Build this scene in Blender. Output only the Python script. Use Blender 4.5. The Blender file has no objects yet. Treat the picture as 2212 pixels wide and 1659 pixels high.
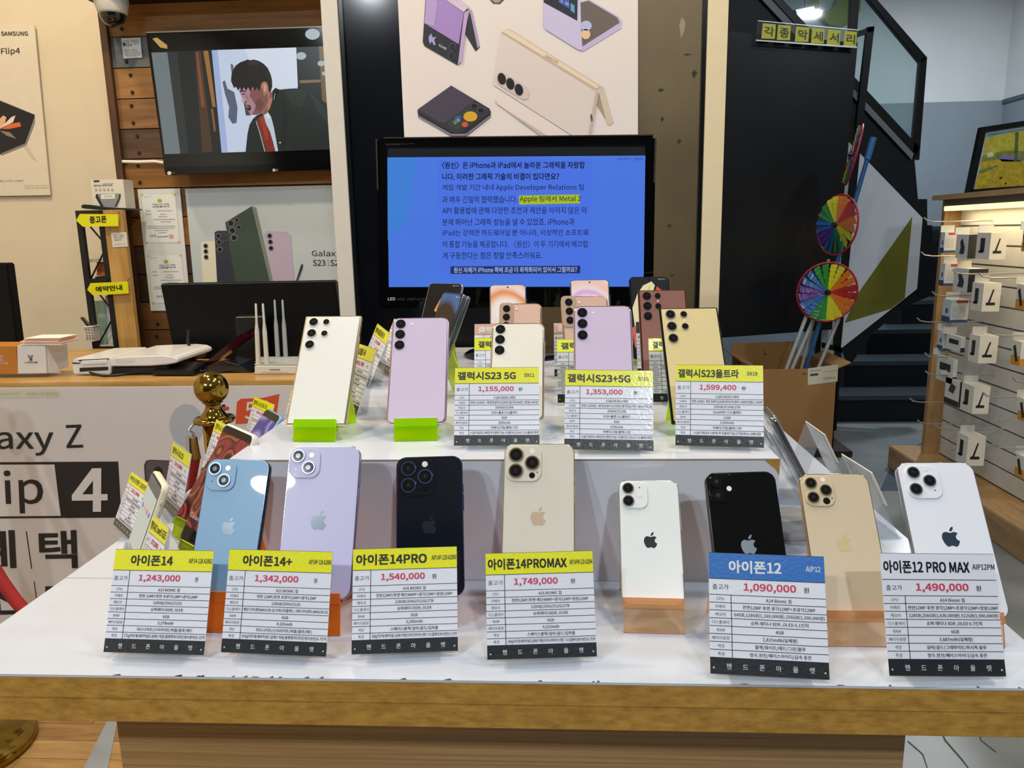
import bpy, bmesh, math, random
from mathutils import Matrix, Vector
random.seed(7)
S = bpy.context.scene
C = S.collection
D2R = math.pi / 180

# ------------------------------------------------------------------ camera
TZ = 0.88                      # height of the display table top
CAM_Z = TZ + 0.40
YAW, PITCH, ROLL, FPX, IW, IH = 0.0585958, 0.1959528, -0.0196168, 1650.0, 2212, 1659
_F = Vector((-math.sin(YAW) * math.cos(PITCH), math.cos(YAW) * math.cos(PITCH), -math.sin(PITCH)))
_R0 = Vector((math.cos(YAW), math.sin(YAW), 0))
_U0 = _R0.cross(_F)
_R = _R0 * math.cos(ROLL) + _U0 * math.sin(ROLL)
_U = -_R0 * math.sin(ROLL) + _U0 * math.cos(ROLL)
_O = Vector((0, 0, CAM_Z))
cd = bpy.data.cameras.new('camera')
cd.sensor_fit = 'HORIZONTAL'; cd.sensor_width = 36; cd.lens = FPX / IW * 36
cd.clip_start = 0.02; cd.clip_end = 60
cam = bpy.data.objects.new('camera', cd); C.objects.link(cam)
cam.matrix_world = Matrix.Translation(_O) @ Matrix((_R, _U, -_F)).transposed().to_4x4()
S.camera = cam
S.view_settings.view_transform = 'Standard'
S.view_settings.look = 'None'
S.view_settings.gamma = 1
S.view_settings.use_curve_mapping = False
S.view_settings.exposure = 0.0

# ------------------------------------------------------------------ world and room lamps
w = bpy.data.worlds.new('world'); S.world = w; w.use_nodes = True
w.node_tree.nodes['Background'].inputs[0].default_value = (0.80, 0.88, 1.0, 1)
w.node_tree.nodes['Background'].inputs[1].default_value = 0.35

def lin(c):
    return c / 12.92 if c <= 0.04045 else ((c + 0.055) / 1.055) ** 2.4
def rgb(h):
    h = h.lstrip('#'); return tuple(lin(int(h[i:i + 2], 16) / 255) for i in (0, 2, 4)) + (1,)

CEIL = 3.35
LAMPS = [(-2.10, -1.95, 'cool', 44), (-1.52, -2.08, 'cool', 44), (0.78, -2.15, 'cool', 58), (-0.80, 0.75, 'cool', 13), (0.70, 0.70, 'cool', 11),
         (-1.35, 1.75, 'warm', 30), (0.55, 1.45, 'warm', 18), (2.5, 1.9, 'cool', 24), (2.9, 5.6, 'cool', 54),
         (1.5, 3.4, 'cool', 12), (-2.2, 2.35, 'warm', 22)]
LAMP_COL = {'cool': (0.87, 0.94, 1.0), 'warm': (1.0, 0.80, 0.52)}
for x, y, k, p in LAMPS:
    ld = bpy.data.lights.new('downlight_glow', 'AREA'); ld.shape = 'DISK'; ld.size = 0.17
    ld.energy = p; ld.color = LAMP_COL[k]
    lo = bpy.data.objects.new('downlight_glow', ld); C.objects.link(lo); lo.location = (x, y, CEIL - 0.055)

# ------------------------------------------------------------------ pixel -> place
def ray(u, v):
    return _F + _R * ((u - IW / 2) / FPX) - _U * ((v - IH / 2) / FPX)
def P(u, v, ax, val):
    d = ray(u, v); i = 'XYZ'.index(ax); return _O + d * ((val - _O[i]) / d[i])
def cv(ox, oy, s):
    return lambda x, y: (ox + x / s, oy + y / s)
c1 = cv(0, 0, 2.765); c2 = cv(700, 0, 2.765); c3 = cv(1412, 0, 2.765); c4 = cv(0, 500, 2.765)
c5 = cv(750, 560, 2.765); c6 = cv(1412, 560, 2.765); zs = cv(130, 380, 4.367); zb = cv(0, 800, 2.9625)
zr = cv(1900, 400, 2.513); zp = cv(1640, 240, 2.305); z2 = cv(220, 840, 4.6075); z5 = cv(1600, 860, 4.6075)

# ------------------------------------------------------------------ materials
MATS = {}
def mat(name, h='#808080', rough=0.5, metal=0.0, var=0.0, scale=30, coat=0.0, spec=0.5, bump=0.0, bscale=200, emit=0.0, stretch=(1, 1, 1), h2=None):
    if name in MATS: return MATS[name]
    m = bpy.data.materials.new(name); m.use_nodes = True; nt = m.node_tree
    b = nt.nodes['Principled BSDF']; col = rgb(h)
    b.inputs['Base Color'].default_value = col; b.inputs['Roughness'].default_value = rough; b.inputs['Metallic'].default_value = metal
    b.inputs['Coat Weight'].default_value = coat; b.inputs['Specular IOR Level'].default_value = spec
    b.inputs['Coat Roughness'].default_value = 0.06 if coat < 1 else 0.012
    if var or bump or h2:
        tc = nt.nodes.new('ShaderNodeTexCoord'); mp = nt.nodes.new('ShaderNodeMapping'); mp.inputs['Scale'].default_value = stretch
        nt.links.new(tc.outputs['Object'], mp.inputs['Vector'])
        if var or h2:
            n = nt.nodes.new('ShaderNodeTexNoise'); n.inputs['Scale'].default_value = scale; n.inputs['Detail'].default_value = 5
            nt.links.new(mp.outputs['Vector'], n.inputs['Vector'])
            r = nt.nodes.new('ShaderNodeValToRGB'); nt.links.new(n.outputs['Fac'], r.inputs['Fac'])
            r.color_ramp.elements[0].position = 0.3; r.color_ramp.elements[1].position = 0.7
            lo = rgb(h2) if h2 else tuple(c * (1 - var) for c in col[:3]) + (1,)
            hi = col if h2 else tuple(min(1, c * (1 + var)) for c in col[:3]) + (1,)
            r.color_ramp.elements[0].color = lo; r.color_ramp.elements[1].color = hi
            nt.links.new(r.outputs['Color'], b.inputs['Base Color'])
        if bump:
            n2 = nt.nodes.new('ShaderNodeTexNoise'); n2.inputs['Scale'].default_value = bscale; n2.inputs['Detail'].default_value = 3
            nt.links.new(mp.outputs['Vector'], n2.inputs['Vector'])
            bu = nt.nodes.new('ShaderNodeBump'); bu.inputs['Strength'].default_value = bump; bu.inputs['Distance'].default_value = 0.002
            nt.links.new(n2.outputs['Fac'], bu.inputs['Height']); nt.links.new(bu.outputs['Normal'], b.inputs['Normal'])
            if coat: nt.links.new(bu.outputs['Normal'], b.inputs['Coat Normal'])
    if emit:
        b.inputs['Emission Color'].default_value = col; b.inputs['Emission Strength'].default_value = emit
    MATS[name] = m; return m

def emi(h, s=1.0):
    """A lit screen or lamp colour: a black face that gives off the colour."""
    n = 'lit_' + h.lstrip('#') + ('' if s == 1 else '_%g' % s)
    if n in MATS: return MATS[n]
    m = mat(n, '#050505', 0.25); b = m.node_tree.nodes['Principled BSDF']
    b.inputs['Emission Color'].default_value = rgb(h); b.inputs['Emission Strength'].default_value = s
    return m

def emi_wave(name, cols, axis='Z', scale=8, dist=6, s=0.9):
    """A lit phone wallpaper: swirling bands between colours."""
    if name in MATS: return MATS[name]
    m = mat(name, '#050505', 0.15); nt = m.node_tree; b = nt.nodes['Principled BSDF']
    tc = nt.nodes.new('ShaderNodeTexCoord'); wv = nt.nodes.new('ShaderNodeTexWave'); wv.bands_direction = axis
    wv.inputs['Scale'].default_value = scale; wv.inputs['Distortion'].default_value = dist; wv.inputs['Detail Scale'].default_value = 9; wv.inputs['Detail'].default_value = 0
    r = nt.nodes.new('ShaderNodeValToRGB')
    nt.links.new(tc.outputs['Object'], wv.inputs['Vector']); nt.links.new(wv.outputs['Fac'], r.inputs['Fac'])
    e = r.color_ramp.elements
    while len(e) < len(cols): e.new(0.5)
    for i, c in enumerate(cols): e[i].position = i / (len(cols) - 1); e[i].color = rgb(c)
    nt.links.new(r.outputs['Color'], b.inputs['Emission Color']); b.inputs['Emission Strength'].default_value = s
    return m

def acrylic(name, h, shine=0.10, body=0.0, bodyh=None):
    """Thin clear or dyed sheet: tinted see-through, a little body colour, a sharp sheen."""
    if name in MATS: return MATS[name]
    m = bpy.data.materials.new(name); m.use_nodes = True; nt = m.node_tree; nt.nodes.clear()
    o = nt.nodes.new('ShaderNodeOutputMaterial'); t = nt.nodes.new('ShaderNodeBsdfTransparent'); t.inputs[0].default_value = rgb(h)
    g = nt.nodes.new('ShaderNodeBsdfGlossy'); g.inputs['Roughness'].default_value = 0.05
    tl0 = nt.nodes.new('ShaderNodeBsdfDiffuse'); tl0.inputs[0].default_value = rgb(bodyh or h)
    tr = nt.nodes.new('ShaderNodeBsdfTranslucent'); tr.inputs[0].default_value = rgb(bodyh or h)
    tl = nt.nodes.new('ShaderNodeMixShader'); tl.inputs[0].default_value = 0.5; nt.links.new(tl0.outputs[0], tl.inputs[1]); nt.links.new(tr.outputs[0], tl.inputs[2])
    a = nt.nodes.new('ShaderNodeMixShader'); a.inputs[0].default_value = body
    nt.links.new(t.outputs[0], a.inputs[1]); nt.links.new(tl.outputs[0], a.inputs[2])
    fr = nt.nodes.new('ShaderNodeLayerWeight'); fr.inputs[0].default_value = 0.5
    pw = nt.nodes.new('ShaderNodeMath'); pw.operation = 'POWER'; pw.inputs[1].default_value = 5; nt.links.new(fr.outputs['Facing'], pw.inputs[0])
    ad = nt.nodes.new('ShaderNodeMath'); ad.operation = 'MULTIPLY_ADD'; ad.inputs[1].default_value = 0.6; ad.inputs[2].default_value = 0.03 + shine * 0.1; ad.use_clamp = True
    nt.links.new(pw.outputs[0], ad.inputs[0])
    x = nt.nodes.new('ShaderNodeMixShader'); nt.links.new(ad.outputs[0], x.inputs[0])
    nt.links.new(a.outputs[0], x.inputs[1]); nt.links.new(g.outputs[0], x.inputs[2]); nt.links.new(x.outputs[0], o.inputs[0])
    MATS[name] = m; return m

def wood(name, h, h2, scale=3.0, stretch=(1, 12, 12), rough=0.5, dist=5.0):
    if name in MATS: return MATS[name]
    m = mat(name, h, rough); nt = m.node_tree; b = nt.nodes['Principled BSDF']
    tc = nt.nodes.new('ShaderNodeTexCoord'); mp = nt.nodes.new('ShaderNodeMapping'); mp.inputs['Scale'].default_value = stretch
    nt.links.new(tc.outputs['Object'], mp.inputs['Vector'])
    n = nt.nodes.new('ShaderNodeTexNoise'); n.inputs['Scale'].default_value = scale; n.inputs['Detail'].default_value = 8; n.inputs['Roughness'].default_value = 0.65
    n.inputs['Distortion'].default_value = dist * 0.15
    nt.links.new(mp.outputs['Vector'], n.inputs['Vector'])
    r = nt.nodes.new('ShaderNodeValToRGB'); e = r.color_ramp.elements
    e[0].position = 0.30; e[0].color = rgb(h2); e[1].position = 0.62; e[1].color = rgb(h)
    nt.links.new(n.outputs['Fac'], r.inputs['Fac']); nt.links.new(r.outputs['Color'], b.inputs['Base Color'])
    return m

def ink(h, rough=0.35):
    return mat('ink_' + h.lstrip('#') + ('' if rough == 0.35 else '_%g' % rough), h, rough)
def gloss(h):                   # laminated print
    return mat('laminate_' + h.lstrip('#'), h, 0.35, coat=0.7, bump=0.12, bscale=260)

# ------------------------------------------------------------------ mesh builder
_TXT = {}
import os
FONT = None
try:                            # the Hangul capable font that ships inside Blender; else Blender's default font
    FONT = bpy.data.fonts.load(os.path.join(bpy.utils.resource_path('LOCAL'), 'datafiles', 'fonts', 'Noto Sans CJK Regular.woff2'))
except Exception:
    FONT = None
def text_geo(s, bold=0.0):
    k = (s, bold)
    if k not in _TXT:
        cu = bpy.data.curves.new('t', 'FONT'); cu.body = s; cu.resolution_u = 3 if len(s) < 14 else 2; cu.size = 2.75 if FONT else 1
        if FONT: cu.font = FONT
        o = bpy.data.objects.new('t', cu); me = o.to_mesh()
        vs = [v.co.copy() for v in me.vertices]; fs = [tuple(p.vertices) for p in me.polygons]
        if bold:                # heavier strokes: the same outline laid down again a little to each side
            v0, f0, n0 = vs, fs, len(vs); b_ = bold * 0.62; vs, fs = [], []
            for kz_, (dx, dy) in enumerate(((-b_, -b_), (b_, -b_), (-b_, b_), (b_, b_))):
                q_ = len(vs); vs += [v + Vector((dx, dy, kz_ * 4e-5)) for v in v0]; fs += [tuple(q_ + j for j in f) for f in f0]
        o.to_mesh_clear(); bpy.data.objects.remove(o); bpy.data.curves.remove(cu)
        xs = [v.x for v in vs] or [0, 1]; ys = [v.y for v in vs] or [0, 1]
        _TXT[k] = (vs, fs, min(xs), max(xs), min(ys), max(ys))
    return _TXT[k]

class MB:
    def __init__(s): s.v = []; s.f = []; s.fm = []; s.fs = []; s.mats = []
    def mi(s, m):
        if m not in s.mats: s.mats.append(m)
        return s.mats.index(m)
    def add(s, vs, fs, m, M=None, smooth=False):
        n = len(s.v); i = s.mi(m)
        s.v += [(M @ Vector(v)) if M else Vector(v) for v in vs]
        s.f += [tuple(n + j for j in f) for f in fs]; s.fm += [i] * len(fs); s.fs += [smooth] * len(fs)
        return s
    def box(s, x0, x1, y0, y1, z0, z1, m, M=None):
        return s.hexa([(x0, y0, z0), (x1, y0, z0), (x1, y0, z1), (x0, y0, z1)], (0, y1 - y0, 0), m, M)
    def hexa(s, q, d, m, M=None):
        d = Vector(d); a = [Vector(p) for p in q]; n = len(a); b = [p + d for p in a]
        fs = [tuple(range(n)), tuple(range(2 * n - 1, n - 1, -1))] + [(i, i + n, (i + 1) % n + n, (i + 1) % n) for i in range(n)]
        return s.add(a + b, fs, m, M)
    def slab(s, px, Y, th, m):              # a plate standing at distance Y, outline as seen
        return s.hexa([P(u, v, 'Y', Y) for u, v in px], (0, th, 0), m)
    def poly(s, pts, m, M=None):
        return s.add(pts, [tuple(range(len(pts)))], m, M)
    def ppoly(s, px, Y, m, layer=1):        # print on a sheet standing at distance Y
        return s.poly([P(u, v, 'Y', Y) + Vector((0, -0.0006 * layer, 0)) for u, v in px], m)
    def pell(s, u, v, ru, rv, Y, m, layer=1, n=20, rot=0):
        c, q = math.cos(rot), math.sin(rot)
        return s.ppoly([(u + ru * math.cos(a) * c - rv * math.sin(a) * q, v + ru * math.cos(a) * q + rv * math.sin(a) * c) for a in (2 * math.pi * i / n for i in range(n))], Y, m, layer)
    def ptext(s, t, bl, br, tl, Y, m, bold=0.0, layer=2):
        o = P(*bl, 'Y', Y); ax = P(*br, 'Y', Y) - o; ay = P(*tl, 'Y', Y) - o
        vs, fs, x0, x1, y0, y1 = text_geo(t, bold)
        return s.add([o + ax * ((v.x - x0) / (x1 - x0)) + ay * ((v.y - y0) / (y1 - y0)) + Vector((0, -0.0006 * layer - v.z, 0)) for v in vs], fs, m)
    def rr(s, w, h, r, rings, m, M=None, cx=0, cz=0, seg=7, mcap=None, mend=None, smooth=True):
        """rounded rectangle (x,z) lofted along y; rings = [(inset, y), ...]"""
        vs = []; n = 0
        for ins, y in rings:
            rr_ = max(r - ins, 0.0002); hw, hh = w / 2 - ins, h / 2 - ins; ring = []
            for qx, qz, a0 in ((1, 1, 0), (-1, 1, 90), (-1, -1, 180), (1, -1, 270)):
                for k in range(seg + 1):
                    a = (a0 + 90 * k / seg) * D2R
                    ring.append((cx + qx * (hw - rr_) + rr_ * math.cos(a), y, cz + qz * (hh - rr_) + rr_ * math.sin(a)))
            n = len(ring); vs += ring
        fs = [(j * n + i, j * n + (i + 1) % n, (j + 1) * n + (i + 1) % n, (j + 1) * n + i) for j in range(len(rings) - 1) for i in range(n)]
        s.add(vs, fs, m, M, smooth)
        s.add(vs[:n], [tuple(range(n))], mcap or m, M); s.add(vs[-n:], [tuple(reversed(range(n)))], mend or mcap or m, M)
        return s
    def cyl(s, p0, p1, r0, r1, m, n=16, M=None, caps=True, mcap=None):
        p0, p1 = Vector(p0), Vector(p1); d = (p1 - p0).normalized()
        a = d.orthogonal().normalized(); b = d.cross(a)
        cs = [(math.cos(2 * math.pi * i / n), math.sin(2 * math.pi * i / n)) for i in range(n)]
        vs = [p0 + (a * c + b * q) * r0 for c, q in cs] + [p1 + (a * c + b * q) * r1 for c, q in cs]
        s.add(vs, [(i, (i + 1) % n, (i + 1) % n + n, i + n) for i in range(n)], m, M, True)
        if caps: s.add(vs, [tuple(reversed(range(n))), tuple(range(n, 2 * n))], mcap or m, M)
        return s
    def tube(s, path, r, m, n=8, M=None):
        path = [Vector(p) for p in path]; vs = []; rs = r if isinstance(r, (list, tuple)) else [r] * len(path)
        up = None
        for i, p in enumerate(path):
            d = (path[min(i + 1, len(path) - 1)] - path[max(i - 1, 0)]).normalized()
            a = d.orthogonal().normalized() if up is None else (up - d * up.dot(d)).normalized()
            up = a; b = d.cross(a)
            vs += [p + (a * math.cos(2 * math.pi * k / n) + b * math.sin(2 * math.pi * k / n)) * rs[i] for k in range(n)]
        L = len(path)
        s.add(vs, [(j * n + i, j * n + (i + 1) % n, (j + 1) * n + (i + 1) % n, (j + 1) * n + i) for j in range(L - 1) for i in range(n)], m, M, True)
        s.add(vs, [tuple(range(n)), tuple(range((L - 1) * n, L * n))], m, M)
        return s
    def lathe(s, prof, m, M=None, n=28):
        vs = [(r * math.cos(2 * math.pi * i / n), r * math.sin(2 * math.pi * i / n), z) for r, z in prof for i in range(n)]
        L = len(prof)
        s.add(vs, [(j * n + i, j * n + (i + 1) % n, (j + 1) * n + (i + 1) % n, (j + 1) * n + i) for j in range(L - 1) for i in range(n)], m, M, True)
        s.add(vs, [tuple(range(n)), tuple(range((L - 1) * n, L * n))], m, M)
        return s
    def sheet(s, pts, th, x0, x1, m, M=None, me=None):
        """bent sheet: polyline (y, z) with thickness, extruded across x"""
        n = len(pts); ns = []
        for i in range(n):
            a = pts[max(i - 1, 0)]; b = pts[min(i + 1, n - 1)]
            d = Vector((b[0] - a[0], b[1] - a[1])).normalized(); ns.append((-d.y, d.x))
        out = list(pts) + [(p[0] + q[0] * th, p[1] + q[1] * th) for p, q in zip(pts, ns)]
        vs = [(x, y, z) for x in (x0, x1) for y, z in out]; k = 2 * n
        fs = []
        for i in range(n - 1):
            fs += [(i, i + 1, k + i + 1, k + i), (n + i, k + n + i, k + n + i + 1, n + i + 1), (i, n + i, n + i + 1, i + 1), (k + i, k + i + 1, k + n + i + 1, k + n + i)]
        fs += [(0, k, k + n, n), (n - 1, 2 * n - 1, k + 2 * n - 1, k + n - 1)]
        if me:                  # the cut edges of dyed acrylic gather its colour
            ed = [f for i, f in enumerate(fs) if i >= 4 * (n - 1) or i % 4 > 1]; fs = [f for f in fs if f not in ed]
            s.add(vs, ed, me, M)
        return s.add(vs, fs, m, M)
    def text(s, t, x0, x1, zc, h, m, y=0.0, M=None, bold=0.0, align='f', em=None):
        """line of writing facing -y. align f: fill x0..x1; else l/c/r at its own width (at most x1-x0); h = glyph height"""
        vs, fs, a0, a1, b0, b1 = text_geo(t, bold)
        k = h / (b1 - b0) if em is None else em
        wd = (a1 - a0) * k; sx = k
        if align == 'f': sx = (x1 - x0) / (a1 - a0); ox = x0
        else:
            if wd > x1 - x0: sx = k * (x1 - x0) / wd; wd = x1 - x0
            ox = {'l': x0, 'c': (x0 + x1 - wd) / 2, 'r': x1 - wd}[align]
        zmid = (b0 + b1) / 2
        return s.add([(ox + (v.x - a0) * sx, y - v.z, zc + (v.y - zmid) * k) for v in vs], fs, m, M)
    def build(s, name, parent=None, bevel=0, Mw=None, seg=2, normals=True):
        """Mw: the verts are in world space and the parent's matrix is Mw"""
        me = bpy.data.meshes.new(name)
        inv = Mw.inverted() if Mw else None
        me.from_pydata([tuple(inv @ v) if inv else tuple(v) for v in s.v], [], s.f)
        for m in s.mats: me.materials.append(m)
        me.polygons.foreach_set('material_index', s.fm); me.polygons.foreach_set('use_smooth', s.fs)
        if normals or bevel:
            bm = bmesh.new(); bm.from_mesh(me)
            bmesh.ops.recalc_face_normals(bm, faces=bm.faces)
            if bevel: bmesh.ops.bevel(bm, geom=[e for e in bm.edges if e.is_manifold and e.calc_face_angle(0) > 0.5], offset=bevel, segments=seg, affect='EDGES', clamp_overlap=True)
            bm.to_mesh(me); bm.free()
        me.update()
        o = bpy.data.objects.new(name, me); C.objects.link(o)
        if parent is not None: o.parent = parent
        return o

def tag(o, label=None, cat=None, group=None, kind=None):
    for k, v in (('label', label), ('category', cat), ('group', group), ('kind', kind)):
        if v: o[k] = v
    return o
class Thing:
    """An Empty at the thing's base; parts are added in world coordinates unless local=True."""
    def __init__(s, name, label, cat, loc=(0, 0, 0), M=None, group=None):
        s.o = bpy.data.objects.new(name, None); C.objects.link(s.o); s.o.empty_display_size = 0.02
        s.M = M or Matrix.Translation(Vector(loc)); s.o.matrix_world = s.M
        tag(s.o, label, cat, group)
    def part(s, name, mb, parent=None, local=False, bevel=0, label=None, kind=None, seg=2, normals=True):
        o = mb.build(name, parent or s.o, bevel, None if local else s.M, seg, normals)
        return tag(o, label, kind=kind)
def struct(name, mb, bevel=0):
    return tag(mb.build(name, None, bevel), kind='structure')
def single(name, mb, label, cat, group=None, bevel=0, normals=True):
    """A thing of one mesh: its origin is moved to its base centre."""
    xs = [v.x for v in mb.v]; ys = [v.y for v in mb.v]; zs_ = [v.z for v in mb.v]
    b = Vector(((min(xs) + max(xs)) / 2, (min(ys) + max(ys)) / 2, min(zs_)))
    mb.v = [v - b for v in mb.v]
    o = mb.build(name, None, bevel, normals=normals); o.location = b
    return tag(o, label, cat, group)
def pose(x, y, z, yaw, lean=0, roll=0):
    return Matrix.Translation((x, y, z)) @ Matrix.Rotation(yaw * D2R, 4, 'Z') @ Matrix.Rotation(-lean * D2R, 4, 'X') @ Matrix.Rotation(roll * D2R, 4, 'Y')

# ================================================================== the setting
X0, X1, Y0, Y1 = -3.4, 3.95, -3.4, 7.3
M_conc = mat('polished_concrete', '#8b9194', 0.35, h2='#5f686c', scale=2.2, bump=0.05, bscale=40)
m = MB().box(-0.42, X1, Y0, Y1, -0.1, 0, M_conc)
ck = ink('#3c3f3e', 0.8)
for pts in ([(2030, 1575), (2040, 1600), (2075, 1640), (2090, 1659), (2093, 1659), (2079, 1639), (2044, 1599), (2033, 1575)],
            [(2110, 1576), (2118, 1600), (2150, 1625), (2153, 1624), (2121, 1599), (2113, 1576)],
            [(1960, 1602), (1992, 1630), (2002, 1659), (2004, 1659), (1995, 1629), (1962, 1600)]):
    m.poly([P(u, v, 'Z', 0.0006) for u, v in pts], ck)
m.poly([P(u, v, 'Z', 0.0008) for u, v in ((2010, 946), (1935, 985), (1900, 1060), (1990, 1060), (2060, 990))], mat('blue_floor_paint', '#33475a', 0.5, var=0.15, scale=6))
struct('floor', m)
# timber floor on the left, boards running across
m = MB(); FW = [wood('floor_board_%d' % i, a, b, 2.2, (2, 14, 14), 0.38) for i, (a, b) in enumerate((('#b08a50', '#86643a'), ('#a07a46', '#785a34'), ('#b8925a', '#907046')))]
y = Y0; k = 0
while y < 3.4:
    xs = [X0] + sorted(X0 + (0.5 + 0.9 * ((k * 0.37) % 1) + i * 1.3) for i in range(2)) + [-0.42]
    xs = [q for q in xs if q <= -0.42]
    for a, b in zip(xs, xs[1:]):
        m.box(a + 0.0008, b - 0.0008, y, y + 0.068, -0.1, 0, FW[(k * 5 + int(b * 10)) % 3])
    y += 0.07; k += 1
struct('floor_boards', m)
gs = mat('grey_tape', '#8f959b', 0.5, var=0.08, scale=12)
struct('trim_1', MB().hexa([P(240, 1540, 'Z', 0.0005), P(258, 1540, 'Z', 0.0005), P(232, 1665, 'Z', 0.0005), P(178, 1665, 'Z', 0.0005)], (0, 0, 0.001), gs))

M_ceil = mat('ceiling_paint', '#d8dadb', 0.9, var=0.03)
struct('ceiling', MB().box(X0, X1, Y0, Y1, CEIL, CEIL + 0.1, M_ceil))
M_wall = mat('white_wall_paint', '#cfd3d4', 0.85, var=0.03, scale=4)
M_grey = mat('grey_wall_shading', '#87929b', 0.85, var=0.05, scale=3)  # shading of the lower walls, put into a greyer colour
M_cream = mat('cream_wall_paint', '#ddd3be', 0.8, var=0.03, scale=5)
struct('wall_left', MB().box(X0 - 0.1, X0, Y0, 3.5, 0, CEIL, M_cream))
struct('wall_front', MB().box(X0, X1, Y0 - 0.1, Y0, 0, CEIL, mat('dark_shopfront', '#1d2124', 0.5, var=0.1, scale=2)))
struct('wall_counter', MB().box(X0, -0.2, 3.4, 3.5, 0, CEIL, M_cream))
struct('wall_inner', MB().box(-0.3, -0.2, 3.5, Y1, 0, CEIL, M_wall))
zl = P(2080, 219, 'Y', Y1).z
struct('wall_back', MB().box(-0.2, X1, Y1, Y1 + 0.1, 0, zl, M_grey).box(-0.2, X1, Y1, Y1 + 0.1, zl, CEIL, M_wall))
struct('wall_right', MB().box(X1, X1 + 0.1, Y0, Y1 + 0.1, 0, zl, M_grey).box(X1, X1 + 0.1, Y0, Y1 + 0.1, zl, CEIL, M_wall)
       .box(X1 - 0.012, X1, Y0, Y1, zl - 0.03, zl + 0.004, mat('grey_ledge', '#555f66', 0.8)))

for i, (x, y_, k, p) in enumerate(LAMPS):
    t = Thing('ceiling_light', 'round %s downlight set in the ceiling %s' % (k, ['farthest left behind the viewer', 'second from left behind the viewer', 'behind the viewer on the right', 'over the left of the display table', 'over the right of the display table', 'over the service counter', 'before the central pillar', 'over the accessory rack', 'over the staircase', 'in front of the black board', 'by the cream wall'][i]), 'ceiling light', (x, y_, CEIL))
    ring = MB().lathe([(0.10, -0.0), (0.125, -0.001), (0.125, -0.02), (0.112, -0.05), (0.104, -0.05), (0.1, -0.02)], mat('lamp_white', '#e8e8e8', 0.5), Matrix.Translation((x, y_, CEIL)))
    t.part('rim', ring)

# ------------------------------------------------------------------ timber wall behind the counter
WY = 3.10
xe = P(268, 345, 'Y', WY).x
pitch = (P(280, 80, 'Y', WY).z - P(280, 345, 'Y', WY).z) / 4
zt = P(280, 80, 'Y', WY).z
cols = [('#6f7276', '#55585c'), ('#a87c48', '#7c5830'), ('#926a42', '#6a4828'), ('#5c4334', '#402c20'), ('#9a6a30', '#6e481c'), ('#6c4a2a', '#4c321c'),
        ('#8e5e2a', '#66421c'), ('#48301f', '#302014'), ('#3e2a1c', '#2a1c12'), ('#7c5226', '#583818'), ('#6a4622', '#4a3018')]
m = MB(); nail = ink('#1c1512', 0.6)
bt = P(300, 9, 'Y', WY).z
m.box(xe, -0.2, WY, 3.4, zt + 0.003, bt, wood('plank_beam', '#ab7940', '#80562a', 2.0, (1.2, 10, 14), 0.5))
for k in range(17):
    z1 = zt - k * pitch; z0 = max(z1 - pitch + 0.004, 0)
    if z1 < 0.02: break
    a, b = cols[k % len(cols)] if k < len(cols) else cols[4 + k % 7]
    m.box(xe, -0.2, WY, 3.4, z0, z1, wood('plank_' + a[1:], a, b, 2.0, (1.2, 10, 14), 0.5))
    for dz in (0.22, 0.78):
        m.cyl((xe + 0.055 + 0.01 * (k % 2), WY - 0.004, z1 - pitch * dz), (xe + 0.055 + 0.01 * (k % 2), WY, z1 - pitch * dz), 0.006, 0.008, nail, 10)
m.cyl((xe + 0.05, WY - 0.004, zt + 0.03), (xe + 0.05, WY, zt + 0.03), 0.006, 0.008, nail, 10)
struct('wall_timber', m)
struct('trim_2', MB().box(xe - 0.028, xe, WY - 0.02, 3.4, 0, bt, wood('dark_edge', '#5a3d26', '#3a2618', 3, (14, 14, 1))))
struct('trim_3', MB().box(xe - 0.03, -0.2, 2.90, 3.4, bt, bt + 0.14, mat('dark_soffit', '#15120f', 0.6, var=0.1)))

# ------------------------------------------------------------------ central pillar
PY = 2.35
xa, xb = P(715, 300, 'Y', PY).x, P(749, 300, 'Y', PY).x
xc, xd = P(1517, 365, 'Y', PY).x, P(1559, 365, 'Y', PY).x
M_blk = mat('gloss_black_panel', '#070b12', 0.12, var=0.2, scale=8, spec=0.35)
M_brn = mat('scratched_bronze_panel', '#75664c', 0.38, metal=0.55, var=0.12, scale=5)
xm_ = P(1130, 300, 'Y', PY).x
m = MB().box(xb, xm_, PY, 3.0, 0, CEIL, M_blk).box(xm_, xc, PY, 3.0, 0, CEIL, M_brn)
for u, v, a, b in ((1474, 60, 7, 24), (1500, 160, 6, 9), (1467, 306, 5, 6), (1428, 195, 7, 4), (1431, 258, 4, 6), (1485, 118, 9, 2), (1446, 488, 5, 4), (1452, 595, 4, 3), (1410, 310, 4, 3)):
    m.ppoly([(u - a, v - b * 0.2), (u - a * 0.2, v - b), (u + a, v - b * 0.5), (u + a * 0.6, v + b * 0.3), (u - a * 0.4, v + b)], PY, ink('#9a917e' if v < 100 else '#2c2820', 0.6), 1)
struct('wall_pillar', m)
M_trimw = mat('white_pillar_trim', '#d8d4cc', 0.5, var=0.02)
struct('trim_4', MB().box(xa, xb, PY - 0.02, 3.0, 0, CEIL, M_trimw).box(xb, xb + 0.012, PY - 0.012, PY, 0, CEIL, mat('black_edge', '#101216', 0.15)))
struct('trim_5', MB().box(xc, xd, PY - 0.02, 3.0, 0, CEIL, mat('cream_pillar_trim', '#e8d8b4', 0.5, var=0.02)).box(xc - 0.012, xc, PY - 0.012, PY, 0, CEIL, mat('black_edge')))

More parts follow.
